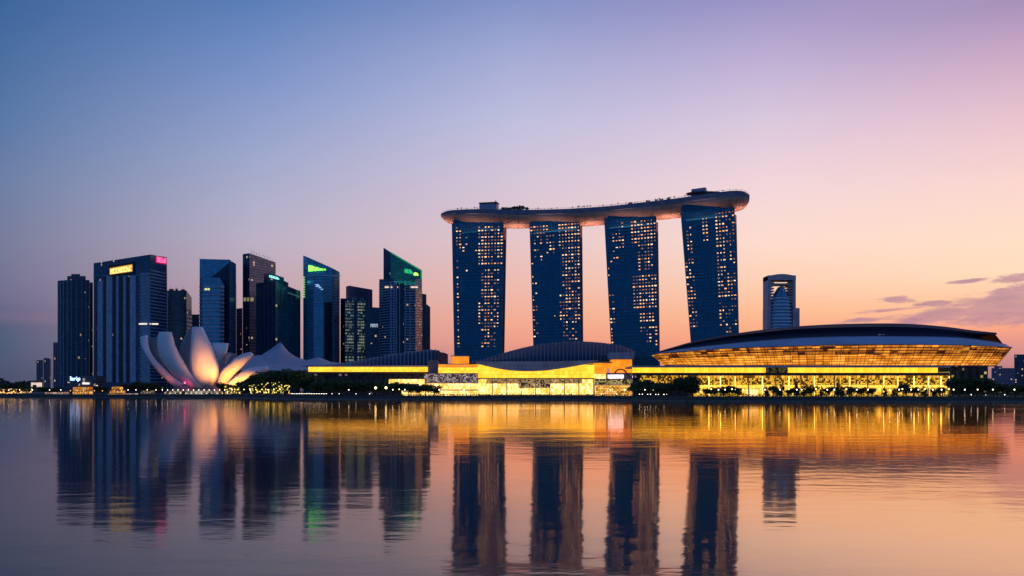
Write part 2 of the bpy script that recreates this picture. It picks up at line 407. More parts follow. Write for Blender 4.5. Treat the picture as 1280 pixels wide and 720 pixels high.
GLN = facade('navy_glass_facade', (.03, .10, .21), (.04, .09, .16), (3, 3.9), lit=.005, es=.6, metal=.5, tone=.3)
GLB = facade('blue_glass_facade', (.08, .36, .58), (.08, .22, .34), (3.2, 4), (.06, .16), lit=.001, es=.5, metal=.6, tone=.2)
GLT = facade('teal_glass_facade', (.02, .19, .22), (.012, .05, .06), (3, 3.8), (.08, .12), lit=.005, es=.6, tone=.25)
GLP = facade('plum_glass_facade', (.12, .12, .24), (.06, .06, .10), (4, 4), lit=.006, es=.6, metal=.4, tone=.25)
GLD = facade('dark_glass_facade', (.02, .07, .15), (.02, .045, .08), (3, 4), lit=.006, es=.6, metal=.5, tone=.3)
GLL = facade('lit_office_facade', (.10, .2, .25), (.05, .08, .09), (2.6, 4.6), (.25, .42), lit=.75, litc=(.55, .8, .45), es=.30)
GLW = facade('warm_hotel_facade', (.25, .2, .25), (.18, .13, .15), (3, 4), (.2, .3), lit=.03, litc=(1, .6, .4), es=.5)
RES = facade('residential_facade', (.08, .12, .2), (.12, .11, .15), (3.2, 3.2), (.3, .45), lit=.01, es=.5, metal=.4)
BANDL = mat('pale_blue_spandrel', (.42, .55, .72), .5, .1)
BANDM = mat('blue_spandrel', (.16, .27, .42), .5, .1)
FINM = mat('pale_fin', (.38, .48, .64), .5, .1)
PINKM = mat('rose_cladding_and_reflection', (.42, .26, .24), .5, .2)
SIGNB = mat('sign_backing', (.03, .02, .02), .5)
def glow(name, c, es): return mat(name, c, .5, 0, c, es, var=.05)

# ---- 1 residential tower on the left
fp = [(72, 1350, 351), (84, 1335, 350), (112, 1350, 350)]
r = root_at('residential_tower', fp, 'slim fluted apartment tower at the left end of the skyline')
q = MB(); body(q, fp, 45); part(q, 'wall', GLD, r)
q = MB(); body(q, [(84, 1345, 345), (107, 1350, 345)], 28, 200 * .8); part(q, 'crown', RES, r)
q = MB(); body(q, [(89, 1350, 342.5), (100, 1350, 342.5)], 15, 180); part(q, 'plant_room', DARKC, r)
q = MB(); bandspx(q, fp, 85, 111, 352, 482, 3.3, 1.0, .9)
part(q, 'balcony', mat('balcony_concrete', (.15, .17, .24), .7), r)
q = MB()
for a in (76, 79.5, 84, 88.5, 95, 101.5, 107, 111): fin(q, fp, a, a + 1.1, 350.5, 484, 1.5)
part(q, 'pilaster', mat('tower_pilaster', (.20, .30, .44), .6), r)
# stepped neighbour to its right
fp = [(108, 1400, 353), (116, 1400, 353)]
r = root_at('office_slab', fp, 'narrow dark slab wedged between the apartment tower and the gold-signed block')
q = MB(); body(q, fp, 40); part(q, 'wall', GLD, r); q = MB(); bandspx(q, fp, 108, 116, 356, 480, 4, .4); part(q, 'floor_band', BANDM, r)

# ---- small pale towers far left
for i, (a, b, tp, D, lab) in enumerate([(45.5, 54, 450, 1900, 'small distant ribbed tower block, left one of a close pair'), (54.5, 63.5, 447.5, 1850, 'small distant ribbed tower block, right one of a close pair'), (66.5, 74, 428, 1700, 'thin pale tower edge showing beside the leftmost tall tower')]):
    fp = [(a, D, tp), (b, D, tp)]
    r = root_at('tower_block', fp, lab)
    q = MB(); body(q, fp, 30); part(q, 'wall', facade('far_block_facade', (.16, .16, .24), (.2, .17, .22), (4, 4), lit=.01, metal=.2), r)
    q = MB(); k = a + .6
    while k < b - .4: fin(q, fp, k, k + .9, tp + .5, 484, 1.5); k += 2.4
    part(q, 'rib', mat('far_rib', (.3, .26, .32), .7), r)

# ---- 2 big block with the gold and pink signs
fp = [(117, 1330, 329), (188, 1262, 318), (208.5, 1300, 321.5)]
r = root_at('bank_tower', fp, 'broad navy office block with a gold sign and a pink sign at its top')
q = MB(); body(q, fp, 50); part(q, 'wall', GLN, r)
q = MB()
for a, b in ((123, 129.5), (134, 141), (146.3, 149), (155.2, 158), (163.5, 170.5)): fin(q, fp, a, b, 351 if a < 130 else 345, 478, 1.6)
part(q, 'pale_fin', FINM, r)
q = MB()
for a, b in ((130, 133.5), (141.8, 146), (150, 154.6), (159, 163)): fin(q, fp, a, b, 346, 478, .5)
part(q, 'glass_channel', mat('black_blue_glass', (.01, .02, .05), .2, .4), r)
q = MB(); fin(q, fp, 176, 187.6, 341, 478, .25); bandspx(q, fp, 175, 187.9, 341, 478, 5, 1.5, .9); bands(q, fp, 1, 338, 478, 5, 1.5, .9)
part(q, 'floor_band', mat('slate_spandrel', (.28, .39, .54), .5, .1), r)
q = MB(); fin(q, fp, 117.2, 187.9, 344, 345.2, .8); part(q, 'ledge', BANDM, r)
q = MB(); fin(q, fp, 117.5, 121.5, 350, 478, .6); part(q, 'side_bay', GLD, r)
q = MB(); fin(q, fp, 136.6, 168.2, 332, 347, 1.6, py0b=327.2, py1b=342.2); s = part(q, 'sign', SIGNB, r, label='gold lit sign')
q = MB(); fin(q, fp, 138.6, 166.6, 335.6, 343.4, 2.0, 1.5, py0b=330.6, py1b=339.4); part(q, 'sign_glow', glow('amber_sign_panel', (1, .5, .07), .75), r)
q = MB(); glyphs(q, fp, 139.5, 166, 336.4, 342.6, 8, 2.5, 2.0, -.155, 3); part(q, 'letter', glow('gold_letter', (1, .78, .28), 1.25), s)
fq = [(193, 1268, 320), (208.5, 1300, 321.5)]
q = MB(); fin(q, fp, 194, 207.6, 320, 328.5, 1.2, py0b=322.5, py1b=331); s = part(q, 'sign', glow('deep_pink_panel', (.6, .01, .12), .5), r, label='pink lit sign')
q = MB(); glyphs(q, fp, 195, 206.6, 321.2, 327.5, 4, 1.9, 1.2, .17, 8); part(q, 'letter', glow('pink_letter', (1, .12, .36), 1.6), s)
q = MB()
for k in range(11):
    if k in (5,): continue
    q = MB(); a = 174.5 + k * 2.1; fin(q, fp, a, a + 1.5, 404.2, 405.8, 1.3); part(q, 'lit_window', glow('white_window', (1, .85, .7), 1.1), r)

# ---- 3 dark rounded tower behind the petals
fp = [(205, 1420, 364), (210, 1400, 363), (233, 1400, 363), (239.5, 1420, 372)]
r = root_at('dark_tower', fp, 'dark round-shouldered tower right of the pink-signed block')
q = MB(); body(q, fp, 40); part(q, 'wall', GLN, r)
q = MB()
for i in (0, 1, 2): bands(q, fp, i, 393, 480, 6.5, 1.5, 1.0)
part(q, 'floor_band', mat('slate_spandrel', (.12, .17, .27), .5), r)
for a, b, tt in ((211, 216, 361), (219, 221, 360.5), (226, 230, 361.5)): q = MB(); fin(q, fp, a, b, tt, 364, -1, -5); part(q, 'rooftop_plant', STEEL, r)
for a in (213.5, 220, 229): q = MB(); q.tube((X(a, 1410), 1410, Z(362, 1410)), (X(a, 1410), 1410, Z(357.5, 1410)), .25, .12); part(q, 'mast', STEEL, r)
fp = [(239.5, 1500, 393), (249, 1500, 393)]
r = root_at('low_tower', fp, 'low plain tower filling the gap left of the notched tower')
q = MB(); body(q, fp, 30); part(q, 'wall', GLP, r); q = MB(); bands(q, fp, 0, 396, 480, 5, .5); part(q, 'floor_band', BANDM, r)

# ---- 4 notched tower with diagonal
fp = [(249.5, 1330, 323.5), (287, 1330, 324.5), (295, 1350, 330)]
r = root_at('notched_tower', fp, 'blue tower with a sloping triangular shadowed notch and banded lower front')
q = MB(); body(q, fp, 45); part(q, 'wall', GLB, r)
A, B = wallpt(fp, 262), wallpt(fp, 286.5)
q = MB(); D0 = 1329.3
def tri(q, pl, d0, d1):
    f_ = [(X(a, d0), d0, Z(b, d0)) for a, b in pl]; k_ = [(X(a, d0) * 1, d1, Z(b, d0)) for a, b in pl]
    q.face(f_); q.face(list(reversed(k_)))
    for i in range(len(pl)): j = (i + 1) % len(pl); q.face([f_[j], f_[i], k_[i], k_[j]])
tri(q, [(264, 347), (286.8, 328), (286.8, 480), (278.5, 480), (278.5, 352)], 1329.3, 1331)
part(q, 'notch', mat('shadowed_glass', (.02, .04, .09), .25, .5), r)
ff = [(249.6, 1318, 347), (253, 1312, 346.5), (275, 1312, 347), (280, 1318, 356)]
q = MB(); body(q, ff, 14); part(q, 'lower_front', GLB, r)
q = MB()
for i in (0, 1, 2): bands(q, ff, i, 358, 480, 6.2, 2.3, .7)
part(q, 'floor_band', BANDL, r)
for a_ in (256, 259.5): q = MB(); fin(q, ff, a_, a_ + 2.6, 360.4, 362.8, 1); part(q, 'lit_window', glow('yellow_green_window', (.9, .85, .3), .9), r)
fp = [(288, 1400, 352), (295.5, 1400, 353)]
r = root_at('slab_tower', fp, 'slim plum slab standing against the right side of the notched tower')
q = MB(); body(q, fp, 40); part(q, 'wall', GLP, r); q = MB(); bands(q, fp, 0, 355, 480, 4, .5); part(q, 'floor_band', BANDM, r)
fp = [(294, 1500, 386), (303, 1500, 385)]
r = root_at('low_tower', fp, 'low dark tower between the notched tower and the tallest slab')
q = MB(); body(q, fp, 40); part(q, 'wall', GLD, r); q = MB(); bands(q, fp, 0, 389, 480, 5, .6); part(q, 'floor_band', BANDM, r)

# ---- 5 tall dark slab with railings on its roof
fp = [(303.5, 1360, 317.5), (312, 1350, 316.5), (344.5, 1400, 328)]
r = root_at('tall_slab_tower', fp, 'tall dark purple slab tower with rooftop railings behind the teal-signed block')
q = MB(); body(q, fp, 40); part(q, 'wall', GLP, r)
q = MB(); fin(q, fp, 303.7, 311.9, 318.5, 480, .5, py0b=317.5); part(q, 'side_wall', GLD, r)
q = MB(); bands(q, fp, 1, 332, 480, 5.2, .6, .4); part(q, 'floor_band', BANDM, r)
for k in range(9):
    q = MB()
    a = 313.5 + k * 3.4; p0 = wallpt(fp, a); zt = Z(interp([(312, 316.5), (344.5, 328)], a), p0[1])
    q.tube((p0[0], p0[1] + 2, zt - 1), (p0[0], p0[1] + 2, zt + 4.5), .22)
    if k < 8 and k % 4 != 3:
        p1 = wallpt(fp, a + 3.4); z2 = Z(interp([(312, 316.5), (344.5, 328)], a + 3.4), p1[1]); q.tube((p0[0], p0[1] + 2, zt + 4.3), (p1[0], p1[1] + 2, z2 + 4.3), .2)
    part(q, 'roof_railing', mat('pale_railing', (.45, .42, .45), .5), r)
for a_, b_ in ((305, 308), (309.5, 311.7), (313, 316.5)): q = MB(); fin(q, fp, a_, b_, 372, 376.5, .9); part(q, 'lit_window', glow('dim_olive_window', (.6, .5, .22), .35), r)

# ---- 6 teal block
fp = [(320, 1290, 354), (344.5, 1250, 351.5), (375.5, 1290, 364)]
r = root_at('teal_block', fp, 'dark teal office block with a glowing aqua sign on its roof box')
q = MB(); body(q, fp, 45); part(q, 'wall', GLT, r)
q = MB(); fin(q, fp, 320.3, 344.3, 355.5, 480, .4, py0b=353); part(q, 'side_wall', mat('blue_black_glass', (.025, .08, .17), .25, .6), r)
q = MB()
for a in (322, 325.5, 331, 336, 341): fin(q, fp, a, a + .8, 356, 480, 1)
for a in (350, 356, 362, 368, 373.5): fin(q, fp, a, a + .5, 362, 480, .6)
part(q, 'mullion', mat('dark_mullion', (.03, .07, .10), .5), r)
q = MB(); fin(q, fp, 359.5, 373.5, 365, 366.6, .9, py0b=370, py1b=371.6); part(q, 'roof_sign', glow('faint_teal_strip', (.08, .2, .22), .3), r)
fb = [(329.5, 1275, 341.5), (335, 1268, 340.5), (355, 1282, 347)]
q = MB(); body(q, fb, 20, 150); box_ = part(q, 'roof_box', GLT, r)
q = MB(); body(q, [(355, 1284, 351), (360.5, 1290, 353.5)], 12, 150); part(q, 'roof_step', GLD, r)
q = MB(); glyphs(q, fb, 336.3, 348.6, 344, 346.6, 6, 1.3, .5, .29, 5); part(q, 'letter', glow('aqua_letter', (.42, 1, .9), 1.5), box_)
q = MB(); fin(q, fb, 335.6, 350.2, 342.8, 347.6, .5, .1, py0b=347, py1b=350.4); part(q, 'sign_panel', glow('aqua_panel', (.0, .12, .12), .3), box_)

# ---- 7 curved blade tower with green sign
fp = [(379, 1290, 319.3), (384, 1280, 321.2), (392, 1272, 324.8), (404, 1270, 330), (415, 1276, 335), (424.5, 1290, 340)]
r = root_at('blade_tower', fp, 'blue curved tower with a slanting top and bright green lettering')
q = MB(); body(q, fp, 40); part(q, 'wall', GLB, r)
q = MB()
for i, (a, b) in enumerate(zip(fp, fp[1:])):
    z0 = 347 + i * .4
    bands(q, fp, i, z0, 480, 4.3, .55, .3)
part(q, 'floor_band', BANDM, r)
q = MB()
for i in range(1, 5):
    a, b = fp[i], fp[i + 1]; fin(q, [a, b], a[0], b[0], 344, 345.4, 1.2)
part(q, 'crown_ledge', BANDL, r)
q = MB()
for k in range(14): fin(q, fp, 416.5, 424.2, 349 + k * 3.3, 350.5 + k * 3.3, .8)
part(q, 'warm_reflection_louvre', PINKM, r)  # rose colour paints the warm reflection on the tower's right side
q = MB(); fin(q, fp, 418, 424, 394, 478, .7); part(q, 'warm_reflection_panel', mat('warm_reflection_glass', (.2, .14, .2), .3, .5), r)
q = MB(); fin(q, fp, 405.5, 415, 378, 480, 2.0); part(q, 'dark_bay', mat('black_blue_glass', (.01, .02, .05), .2, .4), r)
q = MB(); n = 7
for k in range(n):
    a = 386.5 + k * 3.0; b = a + 2.3; hA = 331.4 + k * .95; hB = 339 - k * .25
    fin(q, fp, a, a + .8, hA, hB, 1.6, .6); fin(q, fp, b - .6, b, hA + .6, hB, 1.6, .6); fin(q, fp, a, b, hB - 1.3, hB, 1.6, .6)
    if k % 2: fin(q, fp, a, b, hA, hA + 1.1, 1.6, .6)
    if k % 3 == 0: fin(q, fp, a, b, (hA + hB) / 2 - .5, (hA + hB) / 2 + .5, 1.6, .6)
part(q, 'letter', glow('lime_letter', (.35, 1, .12), 1.6), r)
q = MB(); fin(q, fp, 386, 407, 331.8, 339.6, .6, .1, py0b=337, py1b=338.4); part(q, 'sign_panel', glow('lime_panel', (.12, .5, .02), .55), r)
q = MB()
for k in range(9):
    fin(q, fp, 379.2, 380.8, 346 + k * 3, 347.8 + k * 3, 1.2, .2)
part(q, 'vertical_sign', glow('pale_lime_strip', (.5, .8, .3), .8), r)
q = MB()
for a, b, c_, d_ in ((394.5, 398.5, 355.5, 356.6), (397, 400, 357, 358.3), (399, 401.5, 359, 360.2), (401.2, 404, 361.3, 362.2), (395, 397, 357.6, 358.6)): fin(q, fp, a, b, c_, d_, 1, .3)
part(q, 'emblem', glow('pale_blue_emblem', (.55, .8, 1), .7), r)

# ---- 8 lit office block and neighbours
fp = [(432.5, 1370, 358), (437, 1360, 357), (465.5, 1375, 362)]
r = root_at('plum_office_tower', fp, 'flat-topped plum office tower rising behind the green-lit office block')
q = MB(); body(q, fp, 40); part(q, 'wall', GLP, r); q = MB(); bands(q, fp, 1, 362, 480, 4.2, .5); part(q, 'floor_band', mat('plum_band', (.12, .09, .13), .6), r)
fp = [(425.5, 1330, 373), (431, 1320, 373), (461.5, 1330, 374)]
r = root_at('lit_office_block', fp, 'office block with rows of pale green lit windows')
q = MB(); body(q, fp, 40); part(q, 'wall', GLD, r)
q = MB(); fin(q, fp, 431.3, 442.5, 376, 480, .6); fin(q, fp, 446.5, 456.5, 377, 480, .6); part(q, 'lit_facade', GLL, r)
q = MB()
for k in range(24): fin(q, fp, 431.2, 442.7, 379 + k * 4.3, 380 + k * 4.3, 1.0)
part(q, 'floor_band', mat('sage_band', (.2, .26, .22), .6), r)
q = MB(); fin(q, fp, 440, 446, 371, 375.5, 0.3, -6); fin(q, fp, 450, 455, 372.5, 375.5, .3, -6); part(q, 'rooftop_plant', CONC, r)
fp = [(456, 1310, 383.5), (474, 1310, 384.5)]
r = root_at('low_office_block', fp, 'dark blue office block with small white letters beside the tallest green-topped tower')
q = MB(); body(q, fp, 40); part(q, 'wall', GLD, r); q = MB(); bands(q, fp, 0, 386, 480, 4, .4); part(q, 'floor_band', BANDM, r)
q = MB(); glyphs(q, fp, 463, 472.5, 405, 409, 3, 1, .3, 0, 2); part(q, 'letter', glow('dim_white_letter', (.6, .75, .8), .7), r)

# ---- 9 tallest tower with the slanting green crown
fp = [(474, 1300, 343), (479.5, 1290, 343), (492, 1272, 343.5), (519, 1280, 350), (527, 1295, 352)]
r = root_at('green_crown_tower', fp, 'tallest skyline tower with a slanting crown lit green')
q = MB(); body(q, [(a, b, 349) for a, b, c in fp], 42); part(q, 'wall', GLN, r)
q = MB()
for i in range(4): bands(q, fp, i, 353, 480, 4.0, 1.2, .7)
part(q, 'floor_band', mat('slate_blue_band', (.36, .48, .62), .5, .1), r)
q = MB()
for a in (489, 492, 495, 499, 506, 512): fin(q, fp, a, a + .7, 352, 480, 1.4)
part(q, 'mullion', BANDL, r)
q = MB(); fin(q, fp, 496, 505, 353, 480, 1.1); part(q, 'recess', GLD, r)
fc = [(479.5, 1292, 309.5), (488, 1280, 315), (527.3, 1300, 337.5)]
q = MB(); body(q, fc, 16, Z(352, 1285)); cr_ = part(q, 'crown', facade('green_crown_glass', (.04, .25, .25), (.02, .10, .11), (3, 4), (.06, .1), lit=0, tone=.2), r)
q = MB(); fin(q, fc, 479.6, 487.8, 310.8, 352, .4, .02, py0b=315.6); part(q, 'crown_edge', GLD, r)
q = MB(); fin(q, fc, 488.2, 527, 315, 316.6, 1.0, .1, py0b=337.6, py1b=339.4); fin(q, fc, 525.8, 527.2, 338, 362, 1.2, .1); part(q, 'neon_edge', glow('green_neon', (.03, .45, .22), .35), r)
q = MB(); glyphs(q, fc, 505.5, 515.5, 336, 341, 4, 1.2, .4, .2, 4); part(q, 'letter', glow('dim_green_letter', (.06, .75, .3), .75), cr_)
q = MB(); P = wallpt(fc, 519.6); zc = Z(344.4, P[1])
ptsc = [(P[0] + 4.4 * math.cos(a_) , P[1] - 1.3, zc + 4.6 * math.sin(a_)) for a_ in [math.pi * k / 10 for k in range(11)]]
bk = [(x_, y_ + 1.1, z_) for x_, y_, z_ in ptsc]; q.face(list(reversed(ptsc))); q.face(bk)
for k in range(11): j = (k + 1) % 11; q.face([ptsc[k], ptsc[j], bk[j], bk[k]])
part(q, 'emblem', glow('lime_emblem', (.55, 1, .12), 1.5), cr_)
la = bpy.data.lights.new('crown_wash', 'AREA'); la.energy = 2600; la.color = (.05, 1, .45); la.shape = 'RECTANGLE'; la.size = 34; la.size_y = 3
lo = bpy.data.objects.new('crown_wash', la); COL.objects.link(lo); lo.location = (X(510, 1265), 1262, Z(351, 1270)); lo.rotation_euler = (math.radians(150), 0, 0)
for a, b in ((482, 484.5), (485, 486.3), (489.5, 490.5), (496.6, 497.4), (513.5, 518.5), (519, 521.2)):
    q = MB(); fin(q, fp, a, b, 358, 360, 1.6); part(q, 'lit_window', glow('peach_window', (1, .68, .45), .9), r)
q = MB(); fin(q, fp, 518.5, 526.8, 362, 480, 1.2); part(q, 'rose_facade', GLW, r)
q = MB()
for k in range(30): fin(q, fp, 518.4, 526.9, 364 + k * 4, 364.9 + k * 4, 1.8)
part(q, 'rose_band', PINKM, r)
fp = [(527.5, 1420, 367), (533, 1420, 368)]
r = root_at('slab_tower', fp, 'slim rose slab just right of the green-crowned tower')
q = MB(); body(q, fp, 30); part(q, 'wall', GLP, r); q = MB(); bands(q, fp, 0, 370, 480, 4, .8); part(q, 'floor_band', PINKM, r)
fp = [(532, 1460, 379), (537.8, 1460, 384)]
r = root_at('slab_tower', fp, 'last slim slab at the right end of the left skyline')
q = MB(); body(q, fp, 30); part(q, 'wall', GLP, r); q = MB(); bands(q, fp, 0, 386, 480, 4, .8); part(q, 'floor_band', PINKM, r)

# ---- rounded tower with the arched crown, right of the hotel
fp = [(960, 1300, 344.5), (966, 1292, 343.4), (977, 1288, 342.8), (988, 1292, 343.6), (994.5, 1300, 345)]
r = root_at('arched_tower', fp, 'ribbed tower with a portal-shaped crown and pointed glass front right of the hotel')
D0 = 1290; KX = lambda a, D=D0: X(a, D)
q = MB()   # two side blades and the top beam make the portal
for a, b, ty in ((960, 963.5, 345), (991.3, 994.8, 345)): fin(q, [(a, D0, ty), (b, D0, ty)], a, b, ty, 480, 0, -26)
fin(q, [(960, D0, 344), (994.8, D0, 344)], 960, 994.8, 344.2, 350, .6, -26)
at = [(KX(960 + 34.8 * k / 12), Z(345 - 2.6 * math.sin(math.pi * k / 12), D0)) for k in range(13)]
for (xa, za), (xb, zb_) in zip(at, at[1:]): q.obox((xa, D0), (xb, D0), Z(345.5, D0), za, -26, .4, z1b=zb_)
for a, b in ((958.8, 962.5), (995, 999.5)): fin(q, [(a, D0, 384), (b, D0, 384)], a, b, 385, 480, .3, -22)
part(q, 'portal_frame', mat('mauve_cladding', (.66, .46, .52), .6, .0), r)
q = MB(); secs = []
for py_, hw in ((480, 16.5), (430, 16.2), (400, 15.8), (385, 14.6), (374, 12.2), (366, 8.5), (360, 4.6), (358, 2.4)):
    c_ = 977.5; secs.append([(KX(c_ - hw), D0 + 6, Z(py_, D0)), (KX(c_ - hw * .6), D0 - 2, Z(py_, D0)), (KX(c_), D0 - 5, Z(py_, D0)), (KX(c_ + hw * .6), D0 - 2, Z(py_, D0)), (KX(c_ + hw), D0 + 6, Z(py_, D0)), (KX(c_), D0 + 12, Z(py_, D0))])
q.loft(secs); part(q, 'glass_front', facade('pale_blue_glass', (.10, .32, .55), (.10, .2, .34), (3, 4), lit=.0, tone=.15), r)
q = MB()
for k in range(26):
    py_ = 372 + k * 4.2; hw = interp([(358, 2.4), (360, 4.6), (366, 8.5), (374, 12.2), (385, 14.6), (400, 15.8), (430, 16.2), (480, 16.5)], py_) + .1
    P = [(KX(977.5 + hw * s_), D0 + o_) for s_, o_ in ((-1, 5.8), (-.6, -2.4), (0, -5.4), (.6, -2.4), (1, 5.8))]
    for a, b in zip(P, P[1:]): q.obox(a, b, Z(py_ + 1.5, D0), Z(py_, D0), -.6, .5)
part(q, 'floor_band', mat('blue_louvre_band', (.7, .8, .95), .5, .1), r)
q = MB()
for k in range(8): 
    py_ = 352.5 + k * 3.4
    for a, b in ((963.6, 968.5), (986.5, 991.2)): q.obox((KX(a), D0 + 3), (KX(b), D0 + 3), Z(py_ + 1.6, D0), Z(py_, D0), -20, 0)
q.obox((KX(963.6), D0 + 3), (KX(991.2), D0 + 3), Z(355.6, D0), Z(353.7, D0), -20, 0)
part(q, 'screen_slat', mat('cream_slat', (.6, .52, .45), .6), r)

# ------------------------------------------------------------------ hotel: four towers and the sky deck
HG = facade('hotel_blue_glass', (.006, .15, .27), (.004, .06, .12), (4, 3.6), (.05, .10), lit=0, tone=.14, rough=.12, metal=.8)
WIN = [glow('hotel_window_amber', (1, .44, .15), 1.45), glow('hotel_window_cream', (1, .62, .30), 1.8), glow('hotel_window_dim', (1, .36, .12), .30)]
TW = [  # name bits, corner pixels TL TR BR BL (front face), D left/right, label
 dict(c=((565, 279), (629.5, 277), (627, 470), (568.5, 472)), D=(972, 958), lab='leftmost of the four blue hotel towers under the sky deck', cx=(567.5, 628.5), side=((629.5, 283), (633.2, 284), (630.5, 440))),
 dict(c=((662, 278), (725, 273), (726, 470), (668, 470)), D=(950, 938), lab='second hotel tower from the left under the sky deck', cx=(664.5, 723.5), side=((725, 279), (727.8, 280), (729.2, 440))),
 dict(c=((755.5, 275), (820, 268), (823, 470), (766, 470)), D=(924, 912), lab='third hotel tower from the left under the sky deck', cx=(760, 817.5), side=((820, 276), (822.6, 277), (824.8, 440))),
 dict(c=((851, 266), (918, 257.5), (923.5, 470), (867, 470)), D=(894, 880), lab='rightmost hotel tower, standing against the open sunset sky', cx=(853, 916), side=((918, 266), (920.6, 268), (924.2, 440))),
]
REG = [
 [(.52, 1, .035, .33, .80), (.55, .95, .34, .60, .62), (.52, .95, .60, .80, .50), (.56, .9, .8, .95, .35), (.04, .16, .02, .2, .35), (.04, .14, .22, .95, .30), (.18, .3, .1, .22, .4), (.4, .5, .1, .3, .15), (.2, .5, .3, .95, .01)],
 [(.55, 1, .03, .2, .95), (.62, 1, .2, .55, .6), (.58, 1, .55, .75, .5), (.6, .95, .76, .97, .32), (.03, .35, .03, .1, .6), (.3, .5, .1, .24, .6), (.08, .25, .1, .3, .3), (.02, .14, .3, .9, .18), (.2, .5, .3, .95, .01)],
 [(.5, 1, .03, .2, .85), (.62, .95, .2, .4, .7), (.52, 1, .42, .68, .8), (.6, 1, .7, .78, .5), (.65, 1, .8, .95, .35), (.26, .36, .03, .22, .9), (.1, .22, .1, .3, .35), (.02, .14, .3, .97, .22), (.2, .5, .3, .95, .01)],
 [(.64, .98, .03, .2, .85), (.64, .8, .2, .45, .8), (.8, 1, .2, .4, .35), (.6, 1, .45, .62, .5), (.62, 1, .62, .95, .28), (.38, .47, .05, .22, .85), (.05, .16, .1, .3, .5), (.03, .2, .3, .8, .28), (.2, .6, .3, .95, .012)],
]
for ti, T in enumerate(TW):
    (tl, tr, br, bl), (Da, Db) = T['c'], T['D']
    P = lambda s_, t_: None
    TLp, TRp = Vector((X(tl[0], Da), Da, Z(tl[1], Da))), Vector((X(tr[0], Db), Db, Z(tr[1], Db)))
    BLp, BRp = Vector((X(bl[0], Da), Da, Z(bl[1], Da))), Vector((X(br[0], Db), Db, Z(br[1], Db)))
    k0 = (LZ - .5 - BLp.z) / (TLp.z - BLp.z); BLp = BLp + (TLp - BLp) * k0; k1 = (LZ - .5 - BRp.z) / (TRp.z - BRp.z); BRp = BRp + (TRp - BRp) * k1
    r = empty('hotel_tower', ((BLp.x + BRp.x) / 2, Da, LZ), T['lab'], 'tower', 'hotel towers')
    def PT(s_, t_): return (TLp.lerp(TRp, s_)).lerp(BLp.lerp(BRp, s_), t_)
    nrm = (TRp - TLp).cross(BLp - TLp).normalized()
    if nrm.y > 0: nrm = -nrm
    Wd = (TRp - TLp).length; Hd = (TLp - BLp).length
    q = MB(); off = Vector((TLp.x / TLp.y * 22, 22, 0)); bo = Vector((TLp.x / TLp.y * 14, 14, 0))
    N = 24; secs = []
    for i in range(N + 1):
        t_ = i / N; a, b = PT(0, t_), PT(1, t_); flare = bo * (t_ ** 2)
        secs.append((a, b, b + off + flare, a + off + flare))
    for s0, s1 in zip(secs, secs[1:]):
        z0, z1 = s0[0].z, s1[0].z
        q.face([s1[0], s1[1], s0[1], s0[0]], [(0, z1), (Wd, z1), (Wd, z0), (0, z0)])
        q.face([s1[1], s1[2], s0[2], s0[1]], [(Wd, z1), (Wd + 22, z1), (Wd + 22, z0), (Wd, z0)])
        q.face([s1[2], s1[3], s0[3], s0[2]], [(0, z1), (Wd, z1), (Wd, z0), (0, z0)])
        q.face([s1[3], s1[0], s0[0], s0[3]], [(0, z1), (22, z1), (22, z0), (0, z0)])
    q.face(list(secs[0])); q.face(list(reversed(secs[-1])))
    part(q, 'wall', HG, r)
    # side slab seen past the right edge
    q = MB(); (a0, a1), (b0, b1), (c0, c1) = T['side']; Ds = Db + 16
    P0, P1 = Vector((X(a0 - 2, Ds), Ds, Z(a1 + 1, Ds))), Vector((X(b0, Ds), Ds, Z(b1 + 1, Ds)))
    Q1 = Vector((X(c0, Ds), Ds, Z(c1, Ds))); kk = (LZ - P1.z) / (Q1.z - P1.z); Q1 = P1 + (Q1 - P1) * kk; Q0 = Vector((Q1.x - 5, Ds, LZ)); dd = Vector((0, 24, 0)) + Vector((P1.x / Ds * 22, 0, 0))
    q.loft([[Q0, Q1, Q1 + dd, Q0 + dd], [P0, P1, P1 + dd, P0 + dd]]); part(q, 'side_slab', mat('mauve_side_wall', (.20, .13, .17), .45, .3), r)
    # crown under the deck
    q = MB(); ca, cb = T['cx']; pyA = tl[1]; A = (X(ca, Da), Da + .5); B = (X(cb, Db), Db + .5)
    q.obox(A, B, TLp.z - .5, TLp.z + 8, -20, 0, z1b=TRp.z + 8, z0b=TRp.z - .5); part(q, 'crown', mat('crown_dark_glass', (.008, .08, .16), .2, .7), r)
    # floor edges and fins
    q = MB(); nf_ = 52
    for k in range(1, nf_):
        t_ = k / nf_; a, b = PT(0, t_), PT(1, t_); q.obox((a.x, a.y), (b.x, b.y), a.z, a.z + .28, -.2, .28, z0b=b.z, z1b=b.z + .28)
    part(q, 'floor_edge', mat('hotel_floor_edge', (.05, .16, .30), .5, .2), r)
    q = MB()
    for k in range(0, 17):
        a, b = PT(k / 16, 0), PT(k / 16, 1); hw = Vector((.16, 0, 0)); f_ = nrm * .35
        q.loft([[b - hw - f_ * -.5, b - hw + f_, b + hw + f_, b + hw - f_ * -.5], [a - hw - f_ * -.5, a - hw + f_, a + hw + f_, a + hw - f_ * -.5]])
    part(q, 'fin', mat('hotel_fin', (.04, .15, .29), .5, .2), r)
    # lit rooms
    rnd = random.Random(40 + ti); cells = []
    NC, NR = 16, 52
